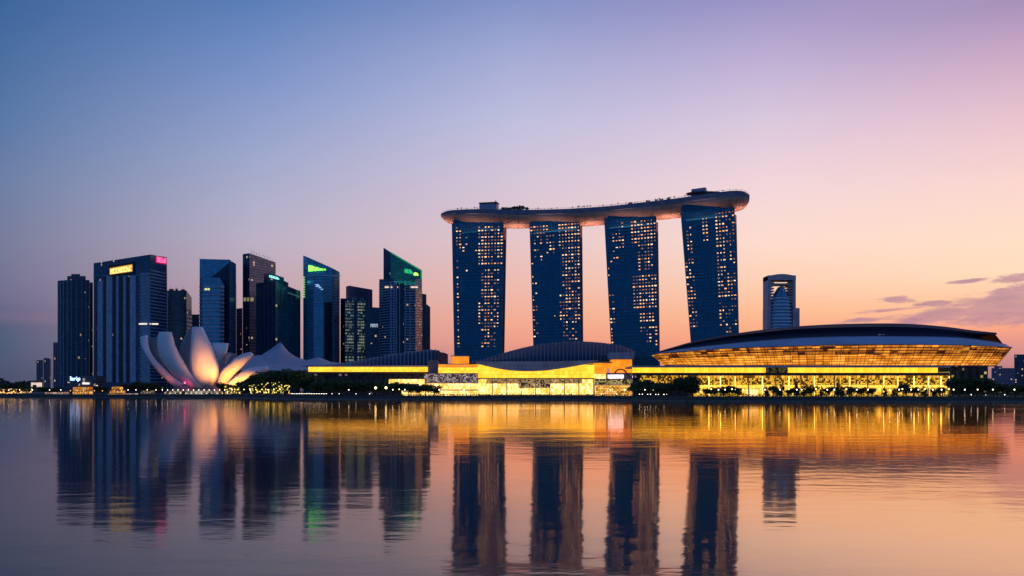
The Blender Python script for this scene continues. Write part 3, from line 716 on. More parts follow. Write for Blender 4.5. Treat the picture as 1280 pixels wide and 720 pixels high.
    for i in range(NC):
        for j in range(1, NR - 8):
            s_, t_ = (i + .5) / NC, (j + .5) / NR; tv = t_ / ((440 - tl[1]) / (488 - tl[1])) 
            pr = 0
            for (x0, x1, t0, t1, p_) in REG[ti]:
                if x0 <= s_ <= x1 and t0 <= tv <= t1: pr = max(pr, p_)
            if tv > .55: pr = min(1, pr * 1.35)
            if s_ < .25 and pr > 0: pr = min(1, pr * 1.3)
            if rnd.random() < pr * (.95 if j % 2 == 0 else .35): cells.append((s_, t_, rnd.choice((0, 0, 1))))
            elif rnd.random() < pr * .9 and pr > .3: cells.append((s_, t_, 2))
    rnd.shuffle(cells)
    ww, wh = Wd / NC * .42, Hd / NR * .31
    wb = []
    for mi_ in range(3):
        q = MB(); q.obox((-ww / 2, 0), (ww / 2, 0), -wh / 2, wh / 2, -.05, .12); me = q.mesh('lit_window', WIN[mi_])
        q2 = me; wb.append(me)
    ang = math.atan2(TRp.y - TLp.y, TRp.x - TLp.x)
    cells.sort(key=lambda c_: c_[2] == 2)
    for k, (s_, t_, w_) in enumerate(cells[:99]):
        o = bpy.data.objects.new('lit_window', wb[w_]); COL.objects.link(o); o.parent = r
        o.location = PT(s_, t_) + nrm * .3 - Vector(r.location); o.rotation_euler = (0, 0, ang); o.scale = (rnd.choice((.45, .7, 1, 1, 1.25, 1.5)), 1, rnd.uniform(.6, 1.25))
    q = MB()
    for (s_, t_, w_) in cells[99:]:
        c_ = PT(s_, t_) + nrm * .3; q.cur = w_; q.box(tuple(c_), (ww * rnd.choice((.45, .7, 1, 1, 1.25, 1.5)), .2, wh * rnd.uniform(.6, 1.25)), ang)
    if q.v:
        o = part(q, 'lit_window', WIN, r); o['kind'] = 'stuff'
    if ti == 1:
        q = MB()
        for k in range(8):
            c_ = PT(.55 + k * .055, 0) + Vector((0, -.2, 1.2)); q.box(tuple(c_), (2.2, .5, 1.0), ang)
        part(q, 'crown_light', WIN[1], r)

# sky deck
top = [(551, 267.5), (556, 264.5), (565, 262.6), (600, 261.2), (640, 262.2), (700, 261.3), (760, 257.6), (800, 253.2), (850, 247.2), (880, 242.5), (915, 238.4), (930, 239.2), (937, 243.5)]
bot = [(551, 269.5), (556, 274), (565, 278), (575, 280), (640, 281.6), (700, 280.4), (758, 277), (822, 271.2), (850, 268.2), (900, 263), (925, 260), (934, 257.5), (937, 253)]
dd_ = [(551, 976), (600, 964), (694, 944), (789, 918), (887, 888), (937, 872)]
def hw_(px): return 19.5 * max(.06, 1 - max(0, (590 - px) / 42) ** 2.4) ** .6 if px < 590 else 19.5 * max(.30, 1 - max(0, (px - 915) / 24) ** 2.2) ** .5
r = empty('sky_deck', (X(744, 930), 940, 190), 'long boat-shaped deck laid across the tops of the four hotel towers', 'sky deck')
sta = [551, 552.5, 555, 559, 564, 570, 578, 588] + list(range(600, 915, 12)) + [915, 921, 926, 930, 933.5, 936, 937]
rim, hull = [], []
for px in sta:
    Df = sinterp(dd_, px) - 4; h_ = hw_(px); Dc = Df + 19.5; Df = Dc - h_
    zt, zb = Z(sinterp(top, px), Df), Z(sinterp(bot, px), Df + .35 * h_ )
    x = X(px, Df); th = zt - zb; sl_ = x / Df
    def pt(o, z): return (x + sl_ * (h_ + o) * .35, Dc + o, z)
    rim.append([pt(-h_, zt - th * .32), pt(-h_, zt), pt(h_, zt), pt(h_, zt - th * .32)])
    hull.append([pt(-h_ + .05, zt - th * .34), pt(-h_ * .97, zt - th * .50), pt(-h_ * .75, zb + th * .1), pt(-h_ * .35, zb), pt(h_ * .35, zb), pt(h_ * .75, zb + th * .1), pt(h_ * .97, zt - th * .50), pt(h_ - .05, zt - th * .34)])
q = MB(); q.loft(rim); part(q, 'rim', mat('deck_rim_navy', (.20, .20, .29), .5, .1), r)
q = MB(); q.loft([list(reversed(s_)) for s_ in hull]); hs_ = hull
part(q, 'hull', mat('deck_bronze', (.62, .36, .28), .55, .0, vs=.05), r, smooth=True)
q = MB()
for s0, s1 in zip(rim, rim[1:]):
    for k, oz in ((1, 0), (2, 0)):
        a, b = s0[k], s1[k]; q.tube((a[0], a[1] + (.4 if k == 1 else -.4), a[2] + 1.2), (b[0], b[1] + (.4 if k == 1 else -.4), b[2] + 1.2), .12, n=4)
part(q, 'parapet_rail', mat('pale_railing', (.45, .42, .45), .5), r)
q = MB()
for s0, s1 in zip(rim[3:-3], rim[4:-2]):
    a, b = s0[0], s1[0]; q.tube((a[0], a[1] - .05, a[2]), (b[0], b[1] - .05, b[2]), .35, n=4)
part(q, 'trim_line', mat('bronze_trim', (.55, .42, .38), .35, .6), r)
for (a, b) in ((634, 656), (729, 750), (823, 846), (922, 936), (553, 564)):  # added fill lamps that warm the hull between the towers
    pm = (a + b) / 2; Dm = sinterp(dd_, pm) + 12; l = bpy.data.lights.new('deck_hull_fill', 'AREA'); l.shape = 'RECTANGLE'; l.size = (b - a) / F * Dm * .9; l.size_y = 10; l.energy = 5200 * (b - a) / 20; l.color = (1, .50, .36)
    o = bpy.data.objects.new('deck_hull_fill', l); COL.objects.link(o); o.location = (X(pm, Dm), Dm, Z(sinterp(bot, pm), Dm) - 16); o.rotation_euler = (math.pi, 0, 0)
for pm in (598, 694, 789, 886):   # added fill lamps at the tower heads, brightening the deck flank
    Dm = sinterp(dd_, pm) - 3; l = bpy.data.lights.new('deck_flank_fill', 'AREA'); l.shape = 'RECTANGLE'; l.size = 50; l.size_y = 5; l.energy = 1300; l.color = (1, .60, .5)
    o = bpy.data.objects.new('deck_flank_fill', l); COL.objects.link(o); o.location = (X(pm, Dm), Dm - 1, Z(sinterp(bot, pm), Dm) - 6); o.rotation_euler = (math.radians(158), 0, 0)
for s_ in hs_[8:-3]:
    q = MB()
    for a, b in zip(s_[:4], s_[1:5]): q.tube(Vector(a) + Vector((0, -.08, -.05)), Vector(b) + Vector((0, -.08, -.05)), .13, n=3)
    part(q, 'hull_seam', mat('hull_seam_dark', (.16, .09, .07), .6), r)
def deckpt(px, o=0): 
    Dc = sinterp(dd_, px) - 4 + 19.5; return (X(px, Dc - 19.5) + o * 0, Dc + o, Z(sinterp(top, px), Dc - 19.5))
q = MB(); a, b = deckpt(598.5, -6), deckpt(620.5, -6); q.obox(a, b, a[2] - .5, a[2] + 9.2, -10, 0, z1b=b[2] + 9.6); part(q, 'roof_pavilion', mat('lavender_cladding', (.42, .40, .52), .6), r)
q = MB(); q.obox((a[0] - .5, a[1] - .6), (b[0] + .6, b[1] - .6), a[2] + 9.2, a[2] + 10.0, -12, .3); c_ = deckpt(619.2, -7); q.tube((c_[0], c_[1], c_[2] + 9), (c_[0], c_[1], c_[2] + 12.6), .7, .5); part(q, 'roof_slab', STEEL, r)
q = MB(); a, b = deckpt(867.5, -6), deckpt(885.5, -6); q.obox(a, b, a[2] + 1, a[2] + 9.8, -10, 0, z1b=b[2] + 9.6); part(q, 'roof_pavilion', mat('lavender_cladding', (.42, .40, .52), .6), r)
q = MB()
rings = []
c_ = deckpt(884, -8)
for rr, zz in ((19, 1.8), (20, 2.5), (19, 3.1), (8, 3.8), (.5, 4.0)): rings.append([(c_[0] + rr * math.cos(k * math.pi / 12), c_[1] + rr * .5 * math.sin(k * math.pi / 12), c_[2] + zz - .022 * rr * math.cos(k * math.pi / 12) * 0) for k in range(24)])
q.loft(rings, caps=True); part(q, 'disc_roof', mat('dark_disc_roof', (.06, .05, .08), .5), r, smooth=True)
q = MB()
for k in range(13):
    px = 868 + k * 2.7; c2 = deckpt(px, -14); q.tube(c2, (c2[0], c2[1], c2[2] + 2.4), .18, n=4)
part(q, 'disc_column', mat('pale_railing', (.45, .42, .45), .5), r)
q = MB()
rnd = random.Random(3)
for k in range(70):
    px = rnd.uniform(560, 934); 
    if 598 < px < 660: continue
    c2 = deckpt(px, -17); hh = rnd.uniform(1.5, 3.0); q.tube(c2, (c2[0], c2[1], c2[2] + hh), .16, n=4)
    if rnd.random() < .45: q.ball((c2[0], c2[1], c2[2] + hh), 1.1, 6, 3, .45)
part(q, 'parasol', mat('parasol_grey', (.18, .16, .2), .7), r)

# ------------------------------------------------------------------ trees
def leafcloud(q, blobs, n, size, rnd):
    tot = sum(b[3] ** 2 for b in blobs)
    for (cx, cy, cz, rr, rz) in blobs:
        for _ in range(int(n * rr * rr / tot)):
            while True:
                v = Vector((rnd.uniform(-1, 1), rnd.uniform(-1, 1), rnd.uniform(-1, 1)))
                if .1 < v.length < 1: break
            v = v.normalized() * (rnd.random() ** .45) * (1 + rnd.uniform(-.1, .18))
            c_ = Vector((cx + v.x * rr, cy + v.y * rr, cz + v.z * rz))
            a = Vector((rnd.gauss(0, 1), rnd.gauss(0, 1), rnd.gauss(0, 1))).normalized(); b = a.cross(Vector((rnd.gauss(0, 1), rnd.gauss(0, 1), rnd.gauss(0, 1)))).normalized()
            s_ = size * rnd.uniform(.6, 1.3); q.cur = 0
            q.face([c_ - a * s_, c_ - b * s_ * .6, c_ + a * s_, c_ + b * s_ * .6])
def tree_proto(kind, seed):
    rnd = random.Random(seed); r = bpy.data.objects.new('tree', None)
    cr, tk = MB(), MB(); H = 1.0
    if kind == 'round':
        blobs = [(rnd.uniform(-.28, .28), rnd.uniform(-.28, .28), rnd.uniform(.30, .82), rnd.uniform(.16, .27), rnd.uniform(.12, .2)) for _ in range(11)] + [(0, 0, .62, .3, .24)]
        leafcloud(cr, blobs, 1500, .050, rnd)
    elif kind == 'wide':
        blobs = [(rnd.uniform(-.55, .55), rnd.uniform(-.4, .4), rnd.uniform(.35, .85), rnd.uniform(.18, .28), rnd.uniform(.12, .17)) for _ in range(14)]
        leafcloud(cr, blobs, 1600, .050, rnd)
    else:
        blobs = [(rnd.uniform(-.12, .12), rnd.uniform(-.12, .12), z_, .17 * (1.25 - z_), .14) for z_ in (.2, .32, .45, .58, .7, .82, .92)]
        leafcloud(cr, blobs, 900, .045, rnd)
    tk.tube((0, 0, 0), (0.01, 0, .42), .035, .022)
    for k in range(5):
        a = k * 1.3; tk.tube((0.01, 0, .36), (.22 * math.cos(a), .22 * math.sin(a), .62), .018, .007, 5)
    me_c, me_t = cr.mesh('crown', LEAF), tk.mesh('trunk', BARK)
    return me_c, me_t
PR = {k: [tree_proto(k, s + i * 11) for i in range(3)] for k, s in (('round', 5), ('wide', 70), ('column', 130))}
def tree(px, D, h, label, kind='round', sc=1.0, name='tree', group='trees along the shore', bulbs=None, nb=60, z=LZ):
    rnd = random.Random(int(px * 13 + D)); mc, mt = rnd.choice(PR[kind])
    r = empty(name, (X(px, D), D, z), label, 'tree', group); r.rotation_euler = (0, 0, rnd.uniform(0, 6.28)); sc *= rnd.uniform(.85, 1.25); r.scale = (h * sc, h * sc * rnd.uniform(.85, 1.15), h)
    for nm, me in (('crown', mc), ('trunk', mt)):
        o = bpy.data.objects.new(nm, me); COL.objects.link(o); o.parent = r
    if bulbs:
        q = MB()
        for _ in range(nb):
            a = rnd.uniform(0, 6.28); rr = rnd.uniform(.15, .46); zz = rnd.uniform(.15, .85); s_ = .22 / h * rnd.uniform(.5, 1.4)
            q.ball((rr * math.cos(a) / 1, rr * math.sin(a), zz), s_, 5, 3)
        o = q.build('fairy_lights', bulbs, r); o['kind'] = 'stuff'
    return r
def ordw(i): return ['first', 'second', 'third', 'fourth', 'fifth', 'sixth', 'seventh', 'eighth', 'ninth', 'tenth', 'eleventh', 'twelfth', 'thirteenth', 'fourteenth', 'fifteenth', 'sixteenth', 'seventeenth', 'eighteenth', 'nineteenth', 'twentieth'][i] if i < 20 else str(i + 1) + 'th'
AMB = glow('amber_bulb', (1, .5, .12), 5); YEL = glow('yellow_bulb', (1, .72, .15), 5); WHT = glow('white_bulb', (1, .85, .65), 7); ORG = glow('orange_bulb', (1, .4, .08), 4)

rnd = random.Random(21)
# far left dark tree line with golden lights
for i, px in enumerate([2, 11, 20, 29, 37, 53, 62, 69]):
    D = 885 + rnd.uniform(0, 30); tree(px, D, (HY - (478 if px < 35 else 482) + rnd.uniform(-1, 1)) / F * D + 4, f'{ordw(i)} dark tree from the left picture edge on the far left shore', 'wide', 1.05, group='far left shore trees')
for i, px in enumerate([3, 12, 19, 27, 35]):
    D = 850; tree(px, D, 6.5, f'{ordw(i)} low amber-lit tree from the left edge at the water', 'wide', 1.0, group='amber lit trees at the far left', bulbs=AMB, nb=34)
for i, (px, tp) in enumerate([(122, 481), (129, 482), (158, 479), (166, 477), (174, 476), (183, 477), (190, 478), (198, 480)]):
    D = 850 + rnd.uniform(0, 20); tree(px, D, (HY - tp) / F * D + 4, f'{ordw(i)} dark tree counting right from the lantern pavilion towards the lotus museum', 'round', 1.1, group='trees left of the lotus museum')
for i, (px, tp) in enumerate([(280, 477), (290, 480), (304, 475), (312, 470), (322, 467), (333, 463), (345, 461), (357, 460), (370, 461), (382, 464), (393, 467)]):
    D = shoreD(px) + rnd.uniform(32, 48); tree(px, D, (HY - tp) / F * D + 4, f'{ordw(i)} dark tree in the mass right of the lotus museum, below the white tent roofs', 'round', 1.15, group='dark trees below the tent roofs')
for i, (px, tp) in enumerate([(287, 480), (296, 482), (318, 479), (328, 477), (338, 476), (347, 475), (355, 478)]):
    D = shoreD(px) + 16; tree(px, D, (HY - tp) / F * D + 4, f'{ordw(i)} tree hung with golden lights, counting right from the lotus museum', 'round', 1.0, group='trees hung with golden lights', bulbs=YEL, nb=44)
for i, px in enumerate([400, 410, 421, 432, 443, 455, 466, 477, 489, 500, 511, 521, 532, 543]):
    D = shoreD(px) + 16 + rnd.uniform(-4, 8); tp = interp([(400, 471), (440, 474), (480, 476), (500, 477), (545, 481)], px) + rnd.uniform(-1, 1)
    tree(px, D, (HY - tp) / F * D + 4, f'{ordw(i)} dark tree from the left in front of the golden left hall', 'round', 1.2, group='trees in front of the left hall')
for i, (px, tp) in enumerate([(795, 476), (804, 474), (813, 474), (822, 476), (831, 477), (850, 471), (858, 468), (866, 474)]):
    D = shoreD(px) + rnd.uniform(12, 18); tree(px, D, (HY - tp) / F * D + 4, f'{ordw(i)} dark tree from the left in the clump beside the white sign', 'round', 1.2, group='dark trees between the two halls')
for i, (px, tp) in enumerate([(884, 487), (893, 485), (904, 484), (912, 483), (922, 486), (957, 484), (966, 483), (977, 481), (988, 486), (995, 478), (1004, 485), (1014, 482), (1027, 485), (1036, 484), (1048, 480), (1052, 483), (1064, 484), (1077, 485), (1090, 486), (1106, 485), (1118, 487), (1129, 480), (1133, 483), (1143, 485), (1155, 484), (1166, 486), (1178, 485)]):
    D = 522 + rnd.uniform(-4, 6); tree(px, D, (HY - tp + 2) / F * D + 4, f'{ordw(i)} small dark tree from the left along the promenade before the stadium hall', 'round' if rnd.random() < .7 else 'column', 1.1, group='promenade trees before the stadium hall')
for i, (px, tp) in enumerate([(1191, 472), (1199, 469), (1208, 470), (1217, 472), (1226, 471), (1236, 474), (1247, 478), (1258, 480), (1269, 480), (1279, 481)]):
    D = 535 + rnd.uniform(0, 15) + (30 if px > 1240 else 0); tree(px, D, (HY - tp) / F * D + 4, f'{ordw(i)} dark tree from the left in the clump at the right end of the shore', 'round', 1.2, group='trees at the right end of the shore')
# palms / trees on the deck
for i, px in enumerate([628, 632.5, 637, 641, 645.5, 650, 654.5, 659]):
    c2 = deckpt(px, -8); h_ = 5.5 + (1.8 if 640 < px < 656 else 0)
    o = tree(px, 900, h_, f'{ordw(i)} rooftop tree from the left in the row on the sky deck', 'wide', .8, group='rooftop trees on the sky deck'); o.location = c2
for i, px in enumerate([790, 812, 823, 829, 838]):
    c2 = deckpt(px, -8)
    o = tree(px, 900, 4.2, f'{ordw(i)} small bush from the left on the sky deck left of the restaurant disc', 'wide', .8, name='bush', group='small bushes on the sky deck'); o.location = c2

# ------------------------------------------------------------------ lotus museum
r = empty('lotus_museum', (X(250, 850), 850, LZ), 'white lotus-shaped museum with curved petals, lit orange at its foot', 'museum')
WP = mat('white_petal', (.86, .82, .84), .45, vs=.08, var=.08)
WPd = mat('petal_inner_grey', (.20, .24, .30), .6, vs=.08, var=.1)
PET = [
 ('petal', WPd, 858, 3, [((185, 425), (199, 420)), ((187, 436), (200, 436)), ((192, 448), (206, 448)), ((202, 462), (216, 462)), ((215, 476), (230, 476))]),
 ('petal', WP, 852, 4, [((175, 422), (184.8, 418.8)), ((176, 430), (185.5, 430)), ((178.5, 437), (187, 437)), ((182, 444), (190.5, 444)), ((187, 452), (196.5, 452)), ((193, 460), (204, 459)), ((200, 468), (212, 467)), ((208, 476), (222, 475)), ((217, 484), (234, 482))]),
 ('petal', WP, 845, 5, [((199, 415), (214.7, 415)), ((197, 421), (216.4, 422)), ((196.4, 430), (219, 431)), ((197.4, 439), (223, 440)), ((200, 447), (227.5, 448)), ((205, 455), (232, 456)), ((211, 463), (237, 464)), ((219, 471), (243, 472)), ((229, 479), (251, 480)), ((238, 484), (256, 485))]),
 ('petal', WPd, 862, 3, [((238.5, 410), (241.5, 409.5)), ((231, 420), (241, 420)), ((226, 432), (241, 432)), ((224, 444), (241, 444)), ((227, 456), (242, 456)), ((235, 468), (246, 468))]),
 ('petal', WP, 838, 7, [((240.3, 409), (253.4, 409)), ((239.4, 416), (256.6, 416)), ((238.8, 424), (260.6, 424)), ((238, 433), (265.3, 433)), ((237.3, 442), (268.6, 442)), ((236.8, 451), (271.8, 451)), ((237.4, 460), (274, 460)), ((240, 468), (274, 468)), ((245, 476), (271, 476)), ((251, 484), (265, 484))]),
 ('petal', WP, 878, 4, [((265, 429), (285.8, 429)), ((267, 436), (284.6, 437)), ((270, 444), (281.6, 445)), ((274, 454), (278, 456))]),
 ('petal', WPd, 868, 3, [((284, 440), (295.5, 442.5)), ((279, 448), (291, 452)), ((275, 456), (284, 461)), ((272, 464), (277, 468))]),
 ('petal', WP, 842, 4, [((313.6, 440.2), (317, 443)), ((308, 441), (314.6, 447.6)), ((301, 443.2), (310, 453)), ((294, 447.4), (304, 459)), ((286, 454.5), (297.5, 465)), ((278.5, 461), (291, 472)), ((274, 469), (285, 479)), ((271, 477), (280, 486))]),
 ('petal', WP, 836, 4, [((333.6, 458.2), (336, 460.6)), ((326, 458.2), (332.6, 465)), ((317, 459), (325, 470.6)), ((308, 461.4), (316, 475)), ((300, 466), (308, 480)), ((291, 473), (299, 484)), ((283, 480), (290, 488))]),
 ('petal', WP, 848, 3, [((322, 468), (326, 469.8)), ((311, 472), (316, 476.6)), ((299, 478), (304, 484)), ((287, 483), (291, 489))]),
]
plab = ['inner grey petal behind the leftmost', 'leftmost narrow petal', 'second broad petal from the left', 'grey petal side behind the tallest petal', 'tallest central petal, lit orange', 'short petal behind right of the tallest', 'dark inner petal', 'right leaf-shaped petal, lit gold', 'low outstretched right petal', 'lowest sliver of a petal']
for (nm, m_, D, th, E), lb in zip(PET, plab):
    q = MB(); secs = []
    # resample smoothly
    n = len(E); K = 18; idx = list(range(n))
    def cc(sel): return [(i, sel(E[i])) for i in range(n)]
    for k in range(K + 1):
        u = k / K * (n - 1)
        l = (sinterp(cc(lambda e: e[0][0]), u), sinterp(cc(lambda e: e[0][1]), u)); rr = (sinterp(cc(lambda e: e[1][0]), u), sinterp(cc(lambda e: e[1][1]), u))
        lean = -10 * math.sin(math.pi * min(1, u / (n - 1)) * .9) * (1 if th > 3 else .4)
        Dk = D + lean
        L, R = Vector((X(l[0], Dk), Dk, Z(l[1], Dk))), Vector((X(rr[0], Dk), Dk, Z(rr[1], Dk)))
        sec = []
        for j in range(9): f_ = j / 8; sec.append(L.lerp(R, f_) + Vector((0, -th * math.sin(math.pi * f_) ** .8, 0)))
        for j in range(7, 0, -1): f_ = j / 8; sec.append(L.lerp(R, f_) + Vector((0, 1.4 * math.sin(math.pi * f_), 0)))
        secs.append([tuple(v) for v in sec])
    q.loft(secs); o = part(q, nm, m_, r, smooth=False, label=lb)
    weld(o.data)
    for p_ in o.data.polygons: p_.use_smooth = len(p_.vertices) == 4
q = MB(); rings = []
for rr, zz in ((27, LZ), (29, 6), (26, 10), (20, 14), (12, 17)): rings.append([(X(248, 850) + rr * math.cos(k * math.pi / 12), 856 + rr * .6 * math.sin(k * math.pi / 12), zz) for k in range(24)])
q.loft(rings); part(q, 'base', mat('museum_base', (.35, .28, .30), .6), r, smooth=True)
q = MB()
for k in range(20):
    a = math.pi + (k + .5) / 20 * math.pi; c_ = (X(248, 850) + 30 * math.cos(a), 856 + 19 * math.sin(a)); q.tube((c_[0], c_[1], LZ), (c_[0], c_[1], LZ + 4.2), .35)
q.obox((X(213, 838), 838), (X(285, 838), 838), LZ + 4.2, LZ + 4.9, -16, 0)
part(q, 'lobby_colonnade', mat('museum_base', (.35, .28, .30), .6), r)
q = MB(); q.obox((X(207, 836), 836), (X(288, 836), 836), LZ + .2, LZ + 3.6, -.6, 0); part(q, 'lobby_glazing', litpanel('lobby_lights', (.5, .4, .3), (1, .85, .7), 1.0, (1.3, 1.2), (.35, .3), .95, dark=.42), r)
def spot(px, py, D, tpx, tpy, tD, e, col, size=50, rad=1.0):
    l = bpy.data.lights.new('floodlight', 'SPOT'); l.energy = e; l.color = col; l.spot_size = math.radians(size); l.spot_blend = .9; l.shadow_soft_size = rad
    o = bpy.data.objects.new('floodlight', l); COL.objects.link(o); o.location = (X(px, D), D, Z(py, D))
    tv = Vector((X(tpx, tD), tD, Z(tpy, tD))) - o.location; o.rotation_euler = tv.to_track_quat('-Z', 'Y').to_euler()
spot(262, 488, 782, 257, 449, 832, 200000, (1, .38, .11), 46)
spot(268, 487, 806, 290, 470, 836, 90000, (1, .34, .05), 85)
spot(300, 488, 806, 306, 468, 832, 52000, (1, .36, .06), 75)
spot(214, 486, 822, 203, 468, 842, 8000, (1, .2, .08), 62)
spot(236, 485, 826, 231, 480, 838, 2600, (1, .03, .12), 90)
q = MB(); q.ball((X(231, 826), 826, Z(478.5, 826)), .9, 8, 5)
tag(q.build('floodlight', glow('crimson_lamp', (1, .08, .2), 5)), 'small crimson floodlight at the foot of the second petal', 'floodlight')

# ------------------------------------------------------------------ white tensile tents behind the trees
TENT = mat('tent_fabric', (.55, .48, .56), .8, vs=.1, var=.1)
def tent(label, D, ridge, base, depth=30):
    """ridge: [(px, py)] upper outline; base py"""
    r = empty('tent_canopy', (X(ridge[len(ridge)//2][0], D), D, LZ), label, 'canopy', 'white tensile canopies')
    q = MB(); xs = [ridge[0][0] + (ridge[-1][0] - ridge[0][0]) * k / 28 for k in range(29)]
    secs = []
    for px in xs:
        py = interp(ridge, px); zt = Z(py, D); zb = Z(base(px), D); zb = min(zb, zt - .5)
        ring_ = []
        for k in range(9):
            f_ = k / 8; o_ = (f_ - .5) * 2; ring_.append((X(px, D) + X(px, D) / D * o_ * depth * .5, D + o_ * depth, lerp(zt, zb, abs(o_) ** .7)))
        secs.append(ring_)
    for a, b in zip(secs, secs[1:]):
        for j in range(8): q.face([a[j], b[j], b[j + 1], a[j + 1]])
    part(q, 'canopy_skin', TENT, r, smooth=True)
    q = MB(); pk = min(ridge, key=lambda e: e[1]); q.tube((X(pk[0], D), D, LZ), (X(pk[0], D), D, Z(pk[1] - .6, D)), .5, .3)
    q.tube((X(ridge[0][0], D), D, LZ), (X(ridge[0][0], D), D, Z(ridge[0][1], D)), .4); q.tube((X(ridge[-1][0], D), D, LZ), (X(ridge[-1][0], D), D, Z(ridge[-1][1], D)), .4)
    part(q, 'mast', STEEL, r)
tent('tallest pale tent roof with one sharp peak, right of the lotus museum', 960, [(328, 443), (336, 438), (343, 433), (350.5, 427.3), (355, 433), (361, 440), (370, 446), (382, 450), (396, 453)], lambda p_: 461)
tent('low rounded tent roof left of the sharp-peaked one', 950, [(292, 452), (302, 448), (314, 445), (326, 443.5), (333, 447), (345, 449), (352, 454)], lambda p_: 463)
tent('small tent roof right of the sharp-peaked one, by the ribbed hall roof', 940, [(378, 452), (388, 449), (398, 446.5), (405, 449), (414, 452.5), (424, 453.5)], lambda p_: 458)
tent('lowest tent roof in front, tilting to the left', 900, [(300, 462), (312, 459), (330, 456), (350, 455), (372, 457), (392, 460)], lambda p_: 464)

# ------------------------------------------------------------------ shell-roofed halls
ROOFB = mat('navy_roof_glass', (.010, .034, .075), .6, .0, vs=.03)
RIBM = mat('roof_rib_pale', (.15, .21, .34), .6, .0)
FASC = mat('fascia_grey', (.55, .46, .50), .6)
GOLD = litpanel('golden_cove', (1, .47, .018), (1, .55, .04), 2.0, (1.6, 6), (.05, .0), .35, (.2, .12, .02))
GOLD2 = litpanel('floodlit_glow_wall', (1, .49, .02), (1, .57, .05), 1.9, (2.2, 3.2), (.03, .04), .3, (.2, .12, .02), vs=.03)  # floodlight on the yellow walls put into their own glow
PALEG = litpanel('pale_gold_glazing', (1, .53, .05), (1, .72, .32), 2.5, (1.2, 2.6), (.05, .06), .62, (.15, .09, .02), vs=.14)
HALLG = litpanel('hall_glazing', (.9, .42, .01), (1, .54, .05), 1.6, (1.1, 1.1), (.2, .22), .95, (.04, .03, .01), dark=.44, vs=.08)
HALLB = litpanel('hall_ground_glazing', (.9, .48, .015), (1, .62, .10), 2.1, (2.4, 2.6), (.12, .1), .75, (.05, .03, .01), dark=.14, vs=.08)
ORANGE = litpanel('orange_wall', (1, .26, .006), (1, .33, .015), 1.3, (3, 2.5), (.02, .04), .25, (.2, .1, .02), vs=.05)
GLIT = litpanel('glittering_terrace', (.5, .38, .45), (1, .85, .8), .85, (1.1, .9), (.4, .38), .96, (.10, .07, .09), dark=.45, vs=.15)
GLIT2 = litpanel('glittering_garden', (.7, .5, .08), (1, .82, .4), 1.1, (1.2, 1.0), (.35, .35), .95, (.05, .05, .02), dark=.40, vs=.12)
BRONZE = mat('brown_soffit', (.10, .06, .04), .6)
def flat(q, D, pa, pb, py0, py1, depth=.5, proud=0.0, Db=None):
    Db = Db or D
    q.obox((X(pa, D), D), (X(pb, Db), Db), Z(py1, D), Z(py0, D), -depth, proud, z1b=Z(py0, Db), z0b=Z(py1, Db))
def shell(root, crest, eave, Dc, De, px0, px1, name='roof', m=None, back=60, nrib=0, ribw=.45, bulge=1.0):
    q = MB(); n = 40; secs = []
    for i in range(n + 1):
        px = lerp(px0, px1, i / n); zc, ze = Z(sinterp(crest, px), Dc), Z(interp(eave, px), De); zc = max(zc, ze + .3)
        sec = []
        for k in range(9):
            f_ = k / 8; D = lerp(De, Dc, f_); sec.append((X(px, D) if True else 0, D, ze + (zc - ze) * math.sin(f_ * math.pi / 2) ** bulge))
        for k in range(1, 9):
            f_ = k / 8; D = lerp(Dc, Dc + back, f_); sec.append((X(px, Dc) * (1 + .3 * f_ * back / Dc), D, ze + (zc - ze) * math.cos(f_ * math.pi / 2)))
        secs.append(sec)
    for a, b in zip(secs, secs[1:]):
        for j in range(len(a) - 1): q.face([a[j], b[j], b[j + 1], a[j + 1]])
    q.face([s_[0] for s_ in reversed(secs)] + [s_[-1] for s_ in secs])
    o = part(q, name, m or ROOFB, root, smooth=False); weld(o.data)
    for p_ in o.data.polygons: p_.use_smooth = len(p_.vertices) == 4
    if nrib:
        q = MB()
        for r_ in range(1, nrib):
            i = int(r_ / nrib * n); f2 = r_ / nrib * n - i; a = [Vector(v).lerp(Vector(w_), f2) for v, w_ in zip(secs[i], secs[min(n, i + 1)])]
            for j in range(12): q.tube(a[j] + Vector((0, -.15, .2)), a[j + 1] + Vector((0, -.15, .2)), ribw, n=4)
        part(q, 'roof_rib', RIBM, root)
    return secs

# ---- left hall
r = empty('left_hall', (X(480, 680), 680, LZ), 'long low hall with a ribbed navy shell roof and a golden light band', 'hall')
shell(r, [(402, 457), (430, 454), (460, 448.5), (490, 443.5), (520, 439.3), (540, 437.2), (549, 438)], [(402, 457.4), (549, 456)], 712, 690, 404, 549, nrib=30, ribw=.5)
q = MB(); D0 = 694
secs = []
for px, pyt, pyb in ((546, 438.5, 455), (550, 440, 454.5), (556, 441, 453.5), (560, 443, 452.5)): secs.append([(X(px, D0), D0, Z(pyb, D0)), (X(px, D0), D0, Z(pyt, D0)), (X(px, D0 + 40), D0 + 40, Z(pyt, D0)), (X(px, D0 + 40), D0 + 40, Z(pyb, D0))])
q.loft(secs); part(q, 'roof_prow', mat('dark_plum_roof', (.06, .05, .09), .5), r)
q = MB(); flat(q, 682, 386, 535.5, 456.6, 458.6, 30, .6); part(q, 'fascia', FASC, r)
q = MB(); flat(q, 682, 385.5, 535, 458.8, 464.6, 8, .3); part(q, 'light_band', GOLD, r)
q = MB(); flat(q, 682, 387, 535, 464.8, 467.2, 8, .5); part(q, 'soffit_edge', BRONZE, r)
q = MB(); flat(q, 687, 392, 535, 467.2, 494, 25, 0); part(q, 'wall', facade('hall_dark_glazing', (.06, .06, .10), (.04, .035, .05), (2.5, 3), lit=.03, litc=(.8, .6, .7), es=.3, metal=.3), r)
